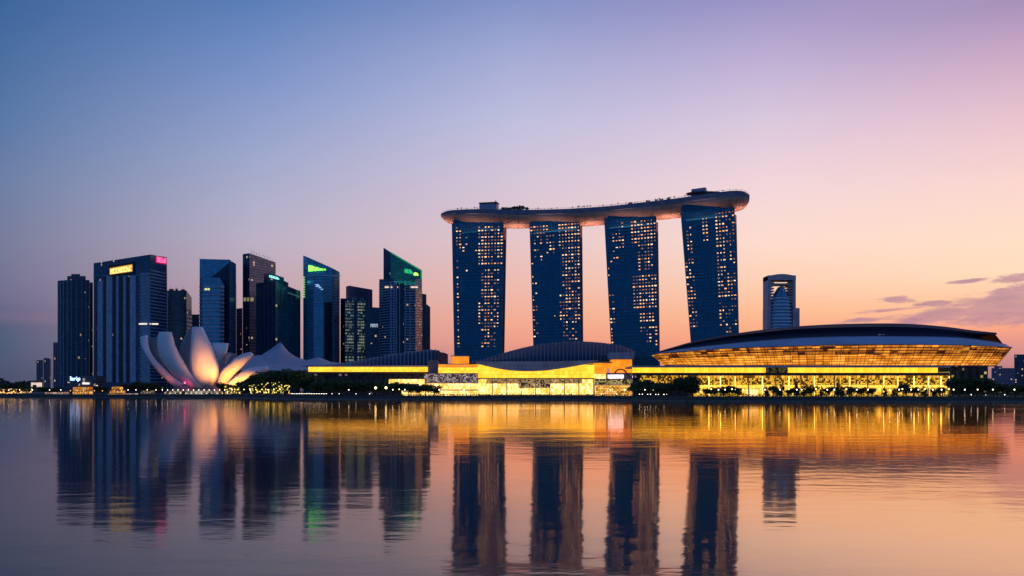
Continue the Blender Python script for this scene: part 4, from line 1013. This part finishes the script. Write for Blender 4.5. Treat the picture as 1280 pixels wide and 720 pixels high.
for k in range(24): q = MB(); a = 392 + k * 6; flat(q, 685.5, a, a + .5, 467.2, 494, .5, 0); part(q, 'column', DARKC, r)
# golden terraces right of it
r = empty('terrace_hall', (X(560, 650), 650, LZ), 'brightly lit golden terrace building between the left hall and the domed hall', 'hall')
q = MB(); flat(q, 668, 535, 547.5, 451.5, 467.5, 12, .8); part(q, 'pylon', mat('mauve_stone', (.24, .19, .23), .7), r)
q = MB(); flat(q, 668, 536.5, 546, 450.6, 451.8, 12, 1.2); part(q, 'pylon_cap', CONC, r)
q = MB(); flat(q, 672, 548, 598, 455.6, 458.8, 14, .4); part(q, 'upper_storey', ORANGE, r)
q = MB(); flat(q, 670, 548, 598, 459.0, 466.4, 14, .4); part(q, 'floodlit_glow_wall', GOLD2, r)
q = MB(); flat(q, 676, 565, 585, 445.6, 455.4, 16, .3); pv = part(q, 'rooftop_box', ORANGE, r)
q = MB(); flat(q, 675, 564, 586, 444.4, 445.6, 18, .8); flat(q, 671, 547.8, 598, 454.6, 455.6, 16, .8); flat(q, 669, 547.8, 598, 458.6, 459.2, 16, .6); part(q, 'roof_slab', FASC, r)
q = MB(); flat(q, 655, 530, 597, 467, 478.6, 10, .3); part(q, 'glass_terrace', GLIT, r)
q = MB(); flat(q, 654, 530, 597, 466.4, 467.4, 12, .8); flat(q, 654, 528, 597, 478.2, 479.4, 10, .8); part(q, 'terrace_slab', mat('mauve_stone', (.24, .19, .23), .7), r)
q = MB(); flat(q, 648, 524, 597, 479.4, 487, 10, .3); part(q, 'gallery_glazing', PALEG, r)
q = MB(); flat(q, 647, 502, 597, 488, 494.5, 10, .2); part(q, 'ground_glazing', PALEG, r)
q = MB(); flat(q, 650, 486, 530, 474, 479.6, 8, .3); part(q, 'canopy_light', PALEG, r)
q = MB(); flat(q, 645, 500, 598, 487.2, 488.2, 9, .6); part(q, 'ledge', FASC, r)

# ---- middle domed hall
r = empty('domed_hall', (X(690, 670), 670, LZ), 'central hall with an arched navy glass roof above a glowing yellow front', 'hall')
shell(r, [(585, 453.4), (600, 450.5), (620, 444.5), (640, 438.5), (660, 433.6), (685, 429.6), (715, 427.2), (745, 428), (770, 431.4), (786, 436), (795, 440.5)], [(585, 454), (620, 453), (700, 452.4), (760, 451), (795, 450)], 735, 668, 586, 794, nrib=44, ribw=.28, bulge=.75)
q = MB(); n = 30; fr = []
for i in range(n + 1):
    px = lerp(595, 748, i / n); f_ = i / n; D = 664 - 5 * math.sin(math.pi * f_)
    py0 = interp([(595, 452), (640, 451.6), (700, 451.6), (748, 450)], px); py1 = sinterp([(595, 454.5), (612, 458.5), (630, 462), (652, 463.8), (680, 463.2), (705, 460), (725, 456.6), (748, 452.6)], px)
    fr.append([(X(px, D), D, Z(py1, D)), (X(px, D), D - .0, Z(py0, D)), (X(px, D + 8), D + 8, Z(py0, D)), (X(px, D + 8), D + 8, Z(py1, D))])
q.loft(fr); part(q, 'curved_fascia', FASC, r)
q = MB()
for a, b in zip(fr, fr[1:]): q.tube(Vector(a[0]).lerp(Vector(a[1]), .55) + Vector((0, -.1, 0)), Vector(b[0]).lerp(Vector(b[1]), .55) + Vector((0, -.1, 0)), .22, n=4)
part(q, 'fascia_trim', mat('pale_trim', (.5, .45, .5), .5), r)
q = MB(); flat(q, 665, 597, 743, 456, 472.6, 14, 0); part(q, 'upper_wall', GOLD2, r)
q = MB(); flat(q, 663, 597, 743.5, 472.4, 473.8, 12, .8); part(q, 'ledge', mat('brown_ledge', (.25, .16, .08), .6), r)
q = MB(); flat(q, 662, 598, 742, 473.8, 493.5, 10, 0); part(q, 'ground_glazing', PALEG, r)
q = MB(); flat(q, 661.5, 608, 728, 474, 479.5, .2, .3); part(q, 'upper_terrace', litpanel('tan_terrace', (.6, .32, .08), (1, .6, .25), 1.1, (1.2, 1.1), (.25, .3), .9, (.2, .13, .05), dark=.25, vs=.1), r)
q = MB(); flat(q, 661.5, 648, 688, 474.5, 485, .1, .4); part(q, 'terrace_shops', litpanel('speckled_shops', (.55, .30, .08), (1, .7, .35), 1.1, (1.0, 1.0), (.3, .3), .95, (.12, .09, .04), dark=.35, vs=.15), r)
for a in (597, 615, 633, 651, 669, 687, 705, 723, 741.5): q = MB(); flat(q, 660.5, a, a + 1.0, 473.8, 494, .8, .3); part(q, 'column', mat('cream_column', (.6, .5, .3), .6), r)

# ---- tower annex with white sign
r = empty('entrance_annex', (X(770, 655), 655, LZ), 'stepped orange entrance block with a grey cap and a white lit sign', 'hall')
q = MB(); flat(q, 662, 743.5, 764, 453.4, 459.5, 14, .2); flat(q, 661, 743.5, 758.5, 459.7, 468, 12, .2); part(q, 'left_wing', ORANGE, r)
q = MB(); flat(q, 660, 743.5, 758.5, 467.5, 473.5, 12, .2); part(q, 'wing_glazing', PALEG, r)
q = MB(); flat(q, 658, 765, 790, 449, 466, 16, .2); part(q, 'tower_wall', ORANGE, r)
q = MB(); flat(q, 656, 762, 792, 440.6, 448.8, 22, .8); part(q, 'cap', mat('lavender_cladding', (.42, .40, .52), .6), r)
q = MB(); flat(q, 657, 743, 765, 452.2, 453.6, 16, .6); flat(q, 657.5, 765, 790.5, 448.6, 449.4, 16, .9); part(q, 'roof_edge', mat('mauve_stone', (.24, .19, .23), .7), r)
q = MB(); flat(q, 650, 759, 800, 466, 474, 10, 0); part(q, 'sign_wall', mat('mauve_stone', (.24, .19, .23), .7), r)
q = MB(); secs = []
for k in range(11):
    a = math.pi * k / 10; secs.append([(X(776, 649) + 5 * math.cos(a), 649.4, Z(468, 649) + 4.4 * math.sin(a)), (X(776, 649) + 4 * math.cos(a), 649.4, Z(468, 649) + 3.5 * math.sin(a)), (X(776, 649) + 4 * math.cos(a), 650.4, Z(468, 649) + 3.5 * math.sin(a)), (X(776, 649) + 5 * math.cos(a), 650.4, Z(468, 649) + 4.4 * math.sin(a))])
q.loft(secs); part(q, 'arch', BRONZE, r)
fs = [(759, 649, 466), (782, 649, 466)]
q = MB(); fin(q, fs, 759.6, 779.6, 468.4, 472.9, .6, 0); s = part(q, 'sign', glow('sign_white_panel', (.95, .72, .85), .85), r, label='white lit sign')
q = MB(); glyphs(q, fs, 760.2, 779, 468.9, 472.5, 7, 1.2, .6, 0, 12); part(q, 'letter', glow('sign_white_letter', (1, .92, .97), 2.6), s)
q = MB(); flat(q, 645, 744, 792, 474, 481, 9, 0); part(q, 'garden_terrace', GLIT2, r)
q = MB(); flat(q, 643, 745, 790, 481, 494.5, 9, 0); part(q, 'ground_glazing', litpanel('annex_gold', (.95, .42, .02), (1, .5, .15), 2.2, (1.3, 1.3), (.2, .25), .9, (.08, .06, .02), dark=.2, vs=.1), r)
q = MB(); flat(q, 644, 743, 793, 473.4, 474.2, 9, .9); flat(q, 642, 744, 791, 480.4, 481.2, 9, .6); part(q, 'slab', FASC, r)

# ---- right hall and stadium bowl
r = empty('stadium_hall', (X(990, 590), 590, LZ), 'long glazed hall glowing yellow underneath the stadium bowl', 'hall')
DH = 588
q = MB(); flat(q, DH - 12, 791, 1188, 457.2, 459.4, 40, .6); part(q, 'roof_slab', FASC, r)
q = MB(); flat(q, DH - 8, 791, 957, 459.6, 465.8, 3, .2); flat(q, DH - 8, 985, 1172, 459.6, 465.8, 3, .2); part(q, 'light_band', litpanel('lemon_cove', (1, .50, .012), (1, .56, .03), 1.9, (1.6, 6), (.04, 0), .35, (.2, .15, .02)), r)
q = MB(); flat(q, DH - 7.6, 957.2, 984.8, 459.6, 466, 3, .2); part(q, 'dark_bay', litpanel('olive_bay', (.25, .2, .02), (.8, .65, .1), .35, (.9, .9), (.4, .4), .95, (.06, .06, .03), dark=.4, vs=.1), r)
q = MB(); flat(q, DH - 11, 791, 1186, 466, 469.2, 14, .7); part(q, 'soffit_edge', BRONZE, r)
q = MB(); flat(q, DH, 800, 1186, 469.2, 481.4, 2, 0); part(q, 'upper_glazing', HALLG, r)
q = MB(); flat(q, DH + 2, 791, 868, 466, 500, 2, 0); part(q, 'terrace_wall', facade('hall_dark_glazing', (.06, .06, .10), (.04, .035, .05)), r)
q = MB(); flat(q, DH - 1, 872, 1186, 469.4, 472.4, .6, 0); part(q, 'upper_light_strip', litpanel('strip_gold', (.9, .38, .01), (1, .48, .06), 1.6, (2.6, 5), (.2, 0), .9, (.05, .03, .01), dark=.35), r)
q = MB(); flat(q, DH - 3, 868, 1186, 481.3, 484.6, 4, .3); part(q, 'gallery_light', litpanel('gallery_cove', (1, .48, .03), (1, .54, .09), 2.2, (3, 5), (.04, 0), .3, (.2, .15, .02)), r)
q = MB(); flat(q, DH - 1, 866, 1186, 484.8, 496, 2, 0); part(q, 'ground_glazing', HALLB, r)
q = MB(); flat(q, DH - 3.2, 933, 947, 487, 496, 1, .3); part(q, 'bright_foyer', litpanel('foyer_white', (1, .6, .22), (1, .66, .3), 2.2, (2, 3), (.08, .05), .4, (.2, .2, .1)), r)
cols_ = [886, 900.5, 919, 936, 953, 970, 986, 1001.5, 1018, 1043.5, 1062, 1085, 1104.5, 1122, 1142.5, 1160.5, 1176, 1186.5]
COLL = glow('column_flood_glow', (1, .52, .09), 5.5); COLM = mat('cream_column', (.6, .5, .3), .6)  # glow strips added to stand in for floodlight on the columns
for k, a in enumerate(cols_):
    q = MB(); flat(q, DH - 6, a - .5, a + .6, 469.2, 496, 1.0, 0); o = part(q, 'column', COLM, r)
    if k % 2 == 0 or a > 1100 or k == 1:
        q = MB(); flat(q, DH - 6.2, a - .35, a + .45, 470.5, 484 if k % 4 else 494, .1, .3); part(q, 'column_flood_glow', COLL, o)
q = MB(); flat(q, DH, 1188, 1235, 458, 494, 40, 0); part(q, 'end_wall', facade('hall_end_glass', (.06, .06, .05), (.05, .05, .03), (2.5, 2.5), (.3, .3), lit=.12, litc=(.9, .7, .2), es=.6, metal=.3), r)
q = MB()
for k in range(5): flat(q, DH - 2, 1188 + k * 9, 1189 + k * 9, 459, 494, 1, 0)
part(q, 'end_column', BRONZE, r)

r = empty('stadium_bowl', (X(1040, 620), 640, Z(457, 580)), 'vast lens-shaped stadium bowl with an orange glowing band and dark roof', 'stadium')
NS = 64
ax = [(0, 700), (1, 596)]
def bowlD(s_): return lerp(690, 600, s_) - 46 * (max(0, 1 - (2 * s_ - 1) ** 2)) ** .5 * 1.0
def ring_(pa, pb, tab, inset, nm=None):
    out = []
    for i in range(NS + 1):
        s_ = .5 - .5 * math.cos(math.pi * i / NS); px = lerp(pa, pb, s_); D = bowlD(s_) + inset * math.sin(math.pi * s_) ** .5; out.append((X(px, D), D, Z(sinterp(tab, px), D)))
    return out
bD = lambda f_: [(X(0,1)) for _ in ()]
R_bot = ring_(832, 1246, [(832, 456.6), (900, 456.8), (1246, 457.2)], 9)
R_mid = ring_(824, 1256, [(824, 450), (850, 449), (900, 446.5), (960, 445), (1040, 444), (1150, 444.4), (1220, 446), (1256, 446)], 4)
R_rim = ring_(816, 1265, [(816, 443.6), (826, 441.6), (850, 439.6), (880, 437.4), (920, 435), (960, 433.4), (1040, 431), (1130, 430.6), (1200, 431.4), (1245, 433), (1265, 434.2)], 0)
R_fas = ring_(820, 1258, [(820, 441.8), (840, 438.2), (870, 434.2), (900, 431), (940, 427), (1000, 422.6), (1060, 420.8), (1150, 420.8), (1200, 422.4), (1240, 427), (1258, 431)], 10)
R_r1 = ring_(822, 1246, [(822, 440.8), (845, 434.6), (864, 429.6), (890, 424.4), (920, 419.4), (960, 414.6), (1000, 411), (1060, 409), (1130, 408.8), (1180, 411.8), (1215, 415.8), (1246, 418.2)], 22)
R_r2 = ring_(822, 1246, [(822, 440.5), (845, 433.6), (864, 428.2), (890, 422.6), (920, 417.2), (960, 411.8), (1000, 408), (1060, 405.2), (1130, 405), (1180, 408.6), (1215, 413.2), (1246, 416.4)], 42)
def mirror(R):
    out = []
    for i, p_ in enumerate(R):
        s_ = .5 - .5 * math.cos(math.pi * i / NS); axD = lerp(690, 600, s_) + 2; dd = 2 * (axD - p_[1]); dd = max(dd, 1.0)
        out.append((p_[0] + (p_[0] / p_[1]) * dd * .3, p_[1] + dd, p_[2]))
    return out
def strip(q, A, B, ulen=True):
    u = 0.0
    for i in range(len(A) - 1):
        L = math.hypot(A[i + 1][0] - A[i][0], A[i + 1][1] - A[i][1])
        q.face([A[i], A[i + 1], B[i + 1], B[i]], [(u, A[i][2]), (u + L, A[i + 1][2]), (u + L, B[i + 1][2]), (u, B[i][2])]); u += L
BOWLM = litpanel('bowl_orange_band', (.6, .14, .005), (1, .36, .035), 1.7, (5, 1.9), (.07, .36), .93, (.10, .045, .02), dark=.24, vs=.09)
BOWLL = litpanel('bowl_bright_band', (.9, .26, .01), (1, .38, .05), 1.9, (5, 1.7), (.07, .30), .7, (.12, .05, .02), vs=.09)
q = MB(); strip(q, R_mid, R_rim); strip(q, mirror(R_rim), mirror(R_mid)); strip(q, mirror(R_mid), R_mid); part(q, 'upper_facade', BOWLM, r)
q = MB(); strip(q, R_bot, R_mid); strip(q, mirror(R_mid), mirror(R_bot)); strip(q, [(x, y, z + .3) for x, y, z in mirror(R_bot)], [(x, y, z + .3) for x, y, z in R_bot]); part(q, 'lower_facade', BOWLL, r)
q = MB(); strip(q, R_rim, R_fas); strip(q, mirror(R_fas), mirror(R_rim)); part(q, 'fascia', mat('stadium_blue_fascia', (.36, .46, .60), .5, .1, vs=.02), r, smooth=True)
q = MB(); strip(q, mirror(R_bot), R_bot); part(q, 'underside', BRONZE, r)
R_und = ring_(822, 1224, [(822, 441.2), (845, 435.6), (864, 431), (890, 426.4), (920, 422), (960, 418.4), (1000, 415.6), (1060, 413.6), (1130, 413.6), (1180, 416.8), (1206, 420.0), (1224, 421.4)], 25)
mr_ = mirror(R_r2)
q = MB(); strip(q, R_fas, R_und); strip(q, R_und, R_r1); strip(q, R_r1, R_r2)
crest = [tuple((Vector(a) + Vector(b)) / 2 + Vector((0, 0, .6))) for a, b in zip(R_r2, mr_)]
strip(q, R_r2, crest); strip(q, crest, mr_); strip(q, mr_, mirror(R_fas)); part(q, 'roof', mat('stadium_dark_roof', (.018, .02, .045), .7, .0, vs=.02, spec=.2), r)
q = MB()
for i in range(NS): q.tube(R_r2[i], R_r2[i + 1], .28, n=4); q.tube(R_fas[i], R_fas[i + 1], .25, n=4)
part(q, 'roof_edge', mat('roof_edge_rose', (.4, .28, .3), .4, .3), r)
q = MB()
for i in range(NS): q.tube(R_bot[i], R_bot[i + 1], .5, n=5); q.tube(R_rim[i], R_rim[i + 1], .35, n=5)
part(q, 'ring_beam', mat('ring_beam_mauve', (.45, .33, .36), .5, .2), r)
for i in range(2, NS - 1):
    q = MB(); a, m_, b = Vector(R_bot[i]), Vector(R_mid[i]), Vector(R_rim[i]); o_ = Vector((0, -.3, 0)); q.tube(a + o_, m_ + o_, .16, n=4); q.tube(m_ + o_, b + o_, .16, n=4)
    part(q, 'facade_rib', mat('facade_rib_brown', (.12, .06, .04), .6), r)
q = MB()
for f_ in (.22, .45, .7):
    for i in range(NS):
        a, b = Vector(R_mid[i]).lerp(Vector(R_rim[i]), f_), Vector(R_mid[i + 1]).lerp(Vector(R_rim[i + 1]), f_); q.tube(a + Vector((0, -.4, 0)), b + Vector((0, -.4, 0)), .22, n=4)
part(q, 'facade_louvre', mat('facade_rib_brown', (.12, .06, .04), .6), r)
q = MB(); c_ = R_fas[36]
for k in range(4): q.box((c_[0] + 10 + k * 3, c_[1] - 0.2, c_[2] + 1.2 + .1 * (k % 2)), (2.0, .4, .5))
part(q, 'emblem', glow('faint_emblem', (.3, .35, .5), .3), r)

# ------------------------------------------------------------------ low buildings on the left waterfront
def pavilion(label, px0, px1, tiers, D, m, roofm, group='lantern-lit waterfront pavilions'):
    r = empty('pavilion', (X((px0 + px1) / 2, D), D, LZ), label, 'pavilion', group)
    for k, (a, b, p0, p1) in enumerate(tiers):
        q = MB(); flat(q, D + k, a, b, p0, p1, 8, 0); f_ = part(q, 'lit_storey', m, r)
        q = MB(); flat(q, D + k - .4, a - .7, b + .7, p0 - .9, p0, 9.5, .6); part(q, 'eave', roofm, r)
        q = MB(); s_ = a
        while s_ < b: flat(q, D + k - .3, s_, s_ + .25, p0, p1, .3, 0); s_ += (b - a) / 7.01
        part(q, 'post', roofm, r)
LANT = litpanel('lantern_orange', (1, .28, .02), (1, .6, .2), 1.5, (1.2, 1.1), (.2, .2), .85, (.15, .05, .01), dark=.12, vs=.2)
LANP = litpanel('lantern_pink', (1, .4, .3), (1, .75, .7), 1.2, (1.0, 1.0), (.25, .25), .9, (.1, .05, .04), dark=.3, vs=.2)
RF = mat('brown_roof', (.12, .06, .04), .7)
pavilion('wide orange lantern-lit pavilion below the white letters', 91, 111, [(90.5, 111, 489.2, 494.6), (91, 111, 483.8, 488.3)], 838, LANT, RF)
pavilion('tiered golden pagoda-like pavilion on the left shore', 135, 154, [(135, 153, 492, 495), (137, 152, 488.2, 491), (139.5, 149, 483.4, 487)], 834, LANT, RF)
pavilion('low pink-lit kiosk right of the tiered golden pavilion', 155, 168, [(155, 168, 491.8, 495.4)], 834, LANP, RF)
pavilion('low row of warm shopfronts left of the orange pavilion', 55, 81, [(56, 65.5, 490.2, 492.4), (70, 81, 490, 492.6)], 846, LANP, RF)
pavilion('small amber kiosk between the tiered pavilion and the lotus museum', 176, 189, [(176, 189, 488.6, 492)], 842, litpanel('amber_kiosk', (.8, .4, .1), (1, .75, .5), .9, (1, 1), (.3, .3), .95, (.1, .05, .04), dark=.45, vs=.2), RF)
r = empty('white_lit_house', (X(43, 1100), 1100, LZ), 'small white-lit house with a red roof on the far left shore', 'house')
q = MB(); flat(q, 1100, 38.8, 47.2, 478.2, 483.6, 10, 0); part(q, 'wall', litpanel('house_front', (1, .7, .5), (1, .86, .7), 1.0, (3, 4), (.05, .05), .3, (.4, .3, .25)), r)
q = MB(); flat(q, 1099, 37.2, 48.8, 475.8, 478.2, 13, .6); part(q, 'roof', mat('red_roof', (.3, .12, .09), .7), r)
q = MB(); flat(q, 1099.5, 41, 45.6, 481, 485, .3, .3); part(q, 'doorway', mat('doorway_dark', (.08, .05, .04), .7), r)
q = MB(); flat(q, 1101, 36, 56, 483.6, 489, 14, 0); part(q, 'plinth', DARKC, r)
# podium with white-blue letters
r = empty('signed_podium', (X(98, 1000), 1000, LZ), 'low dark podium building carrying glowing blue-white letters', 'building')
fs = [(82, 1000, 477), (118, 1000, 470)]
q = MB(); flat(q, 1004, 84, 104, 477, 490, 20, 0); flat(q, 1000, 103, 120, 470, 490, 24, 0); part(q, 'wall', facade('podium_wall', (.08, .10, .16), (.10, .09, .12), (3, 3), lit=.06, es=.6, metal=.3), r)
q = MB(); fx = [(80, 998, 470), (112, 998, 470)]
def stroke(a, b, c, d): fin(q, fx, a, b, c, d, .8, 0)
# b r i p
stroke(88, 89, 470.4, 475.6); stroke(89, 91, 472.4, 473.2); stroke(90.3, 91.3, 472.6, 475.6); stroke(89, 91, 474.8, 475.6)
stroke(92.2, 93.2, 472.4, 475.6); stroke(93.2, 94.8, 472.4, 473.4)
stroke(95.4, 96.4, 472.8, 475.6); stroke(95.4, 96.4, 471, 472)
stroke(97.2, 98.2, 472.4, 477); stroke(98.2, 100, 472.4, 473.2); stroke(99.4, 100.2, 472.6, 475.4); stroke(98.2, 100, 474.8, 475.6)
part(q, 'letter', glow('blue_white_letter', (.40, .62, 1), 2.4), r)
q = MB(); q.box((X(92, 999), 999.5, Z(476.5, 999)), (16, .5, .6)); q.tube((X(90, 999), 1000.5, Z(480, 999)), (X(90, 999), 1000.5, Z(470.5, 999)), .25); q.tube((X(98, 999), 1000.5, Z(480, 999)), (X(98, 999), 1000.5, Z(470.5, 999)), .25); part(q, 'sign_frame', STEEL, r)
q = MB(); flat(q, 998, 103, 111.5, 478.2, 480.4, .5, .4); flat(q, 999, 118, 122, 481.5, 482.6, .5, .6); part(q, 'lit_window', glow('podium_window', (1, .82, .7), 1.3), r)
# far right buildings
for i, (a, b, tp, D, lab, cat) in enumerate([(1239.5, 1269, 460, 1500, 'long low mauve apartment block at the far right shore', 'building'), (1268, 1290, 443, 1600, 'taller dark block cut by the right picture edge', 'building'), (1243, 1253, 457.6, 1520, 'small stepped block rising behind the long mauve one', 'building')]):
    fp = [(a, D, tp), (b, D, tp)]; r = root_at('apartment_block', fp, lab, cat)
    q = MB(); body(q, fp, 40); part(q, 'wall', facade('far_right_facade' if i != 1 else 'far_right_dark', (.22, .18, .3) if i != 1 else (.06, .08, .17), (.26, .2, .28) if i != 1 else (.06, .06, .1), (4, 4), (.4, .4), lit=.05, es=.9, metal=.2), r)
    q = MB(); bands(q, fp, 0, tp + 1.5, 484, 5, .8, .5); part(q, 'floor_band', mat('far_right_band', (.2, .16, .24), .7), r)
r = root_at('low_shed', [(1236, 700, 480), (1300, 700, 480)], 'low dark waterfront shed with a faint olive strip at the far right', 'building')
q = MB(); flat(q, 700, 1238, 1310, 481, 494, 30, 0); part(q, 'wall', DARKC, r)
q = MB(); flat(q, 699.5, 1240, 1310, 489.4, 491, .2, .2); part(q, 'light_strip', litpanel('olive_strip', (.3, .3, .05), (.7, .65, .2), .35, (2, 2), (.2, 0), .8), r)

# ------------------------------------------------------------------ lamps along the quay
def lampmesh(h, rr, m):
    p_ = MB(); p_.tube((0, 0, 0), (0, 0, h), .09, .06, 6); p_.tube((0, 0, 0), (0, 0, .4), .2, .14, 6)
    g_ = MB(); g_.ball((0, 0, h + rr * .8), rr, 8, 6)
    return p_.mesh('pole', STEEL), g_.mesh('lamp_globe', m)
LM = {k: lampmesh(*v) for k, v in {'w': (4.2, .32, WHT), 'y': (4.5, .38, YEL), 'o': (3.4, .34, ORG), 'big': (5.2, .8, glow('big_yellow_lamp', (1, .8, .35), 7)), 'low': (1.3, .22, WHT)}.items()}
def lamp(px, kind, label, group, back=2.0, z=LZ):
    D = shoreD(px) + back; r = empty('promenade_lamp', (X(px, D), D, z), label, 'lamp', group)
    for nm, me in zip(('pole', 'lamp_globe'), LM[kind]):
        o = bpy.data.objects.new(nm, me); COL.objects.link(o); o.parent = r
for i, px in enumerate([11, 24.5, 40.5, 62, 76, 88, 97, 104.5, 118, 128, 143, 152, 160, 170, 184, 195]):
    lamp(px, 'o' if 85 < px < 160 else 'w', f'{ordw(i)} lamp from the left along the far left quay', 'lamps on the far left quay', rnd.uniform(1.5, 8))
k = 0
for i in range(26):
    px = 203 + i * 3.25; lamp(px, 'low' if i % 2 else 'w', f'{ordw(i)} small white lamp from the left in front of the lotus museum', 'white lamps before the lotus museum', rnd.uniform(1.5, 14))
for i in range(9): lamp(290 + i * 7.5, 'y' if i % 3 else 'w', f'{ordw(i)} lamp right of the museum under the golden-lit trees', 'lamps under the golden-lit trees', rnd.uniform(1.5, 8))
for i in range(22): lamp(364 + i * 2.1, 'low', f'{ordw(i)} low white light from the left in the tight row below the tents', 'tight row of low white lights', rnd.uniform(1.5, 3.5))
for i, (px, kd) in enumerate([(415, 'low'), (424, 'low'), (436, 'w'), (445, 'low'), (462, 'low'), (469.5, 'big'), (482.5, 'big'), (491, 'w'), (499, 'y'), (506, 'w')]): lamp(px, kd, f'{ordw(i)} lamp from the left below the dark trees of the left hall', 'lamps below the left hall', 3)
for i, px in enumerate([529, 549, 570, 580, 585, 600, 624, 652, 668, 690, 716, 735, 752, 763, 771, 781]): lamp(px, 'w' if i % 2 else 'low', f'{ordw(i)} lamp from the left before the terrace and domed halls', 'lamps before the central halls', rnd.uniform(1.5, 5))
for i in range(12): lamp(796 + i * 3.4, 'low' if i % 3 else 'w', f'{ordw(i)} small light from the left under the dark clump beside the white sign', 'lights under the dark tree clump', 14)
for i, px in enumerate([889, 898, 906.5, 915, 919, 929, 951, 956, 975, 986, 996, 1002, 1020, 1034, 1043, 1058, 1071, 1085, 1099, 1112, 1124, 1128, 1139, 1148, 1156, 1166, 1177, 1186]):
    lamp(px, 'y' if i % 3 == 0 else 'w', f'{ordw(i)} lamp from the left along the promenade before the stadium hall', 'promenade lamps before the stadium hall', rnd.uniform(6, 20))
for i, px in enumerate([1192, 1199, 1206, 1214, 1222, 1232, 1241, 1256, 1268]):
    lamp(px, 'low' if i % 2 else 'w', f'{ordw(i)} lamp from the left at the dark right end of the shore', 'lamps at the right end of the shore', rnd.uniform(6, 26))
q = MB()
rs_ = SH[2:-2]
for (a, b) in zip(rs_, rs_[1:]):
    L = math.hypot(b[0] - a[0], b[1] - a[1]); n = max(1, int(L / 3.5))
    for k in range(n):
        x, y = lerp(a[0], b[0], k / n), lerp(a[1], b[1], k / n) + .5; q.tube((x, y, LZ + .2), (x, y, LZ + 1.35), .05, n=4)
    for zz in (.8, 1.35): q.tube((a[0], a[1] + .5, LZ + zz), (b[0], b[1] + .5, LZ + zz), .045, n=4)
tag(q.build('railing', STEEL), 'thin steel railing running along the top of the seawall', 'railing')
# low clipped hedge strips
q = MB(); rnd = random.Random(9); leafs = []
for i in range(900):
    px = rnd.uniform(500, 860); D = shoreD(px) + rnd.uniform(3, 5); c_ = Vector((X(px, D), D, LZ + rnd.uniform(.2, 1.3)))
    a = Vector((rnd.gauss(0, 1), rnd.gauss(0, 1), rnd.gauss(0, 1))).normalized() * rnd.uniform(.3, .7); b = a.cross(Vector((rnd.gauss(0, 1), rnd.gauss(0, 1), 1))).normalized() * .4
    q.face([c_ - a, c_ - b, c_ + a, c_ + b])
for i in range(1200):
    px = rnd.uniform(872, 1280); D = shoreD(px) + rnd.uniform(8, 14); c_ = Vector((X(px, D), D, LZ + rnd.uniform(.1, 1.9)))
    a = Vector((rnd.gauss(0, 1), rnd.gauss(0, 1), rnd.gauss(0, 1))).normalized() * rnd.uniform(.3, .8); b = a.cross(Vector((rnd.gauss(0, 1), rnd.gauss(0, 1), 1))).normalized() * .4
    q.face([c_ - a, c_ - b, c_ + a, c_ + b])
tag(q.build('hedge', LEAF), 'low dark hedge planting along the seawall top', 'hedge', None, 'stuff')
# distant wooded ridge on the left
q = MB(); rnd = random.Random(11)
for i in range(2600):
    px = rnd.uniform(-160, 60); D = rnd.uniform(2300, 2600); top_ = 472 + 6 * abs(math.sin(px * .09)) + (px > 20) * (px - 20) * .25
    c_ = Vector((X(px, D), D, rnd.uniform(LZ, max(LZ + 3, Z(top_, D))))); a = Vector((rnd.gauss(0, 1), rnd.gauss(0, 1), rnd.gauss(0, 1))).normalized() * rnd.uniform(3, 7); b = a.cross(Vector((rnd.gauss(0, 1), rnd.gauss(0, 1), 1))).normalized() * 4
    q.face([c_ - a, c_ - b, c_ + a, c_ + b])
tag(q.build('distant_woods', mat('far_foliage', (.05, .06, .08), .9)), 'faint distant wooded skyline at the left edge', 'woods', None, 'stuff')
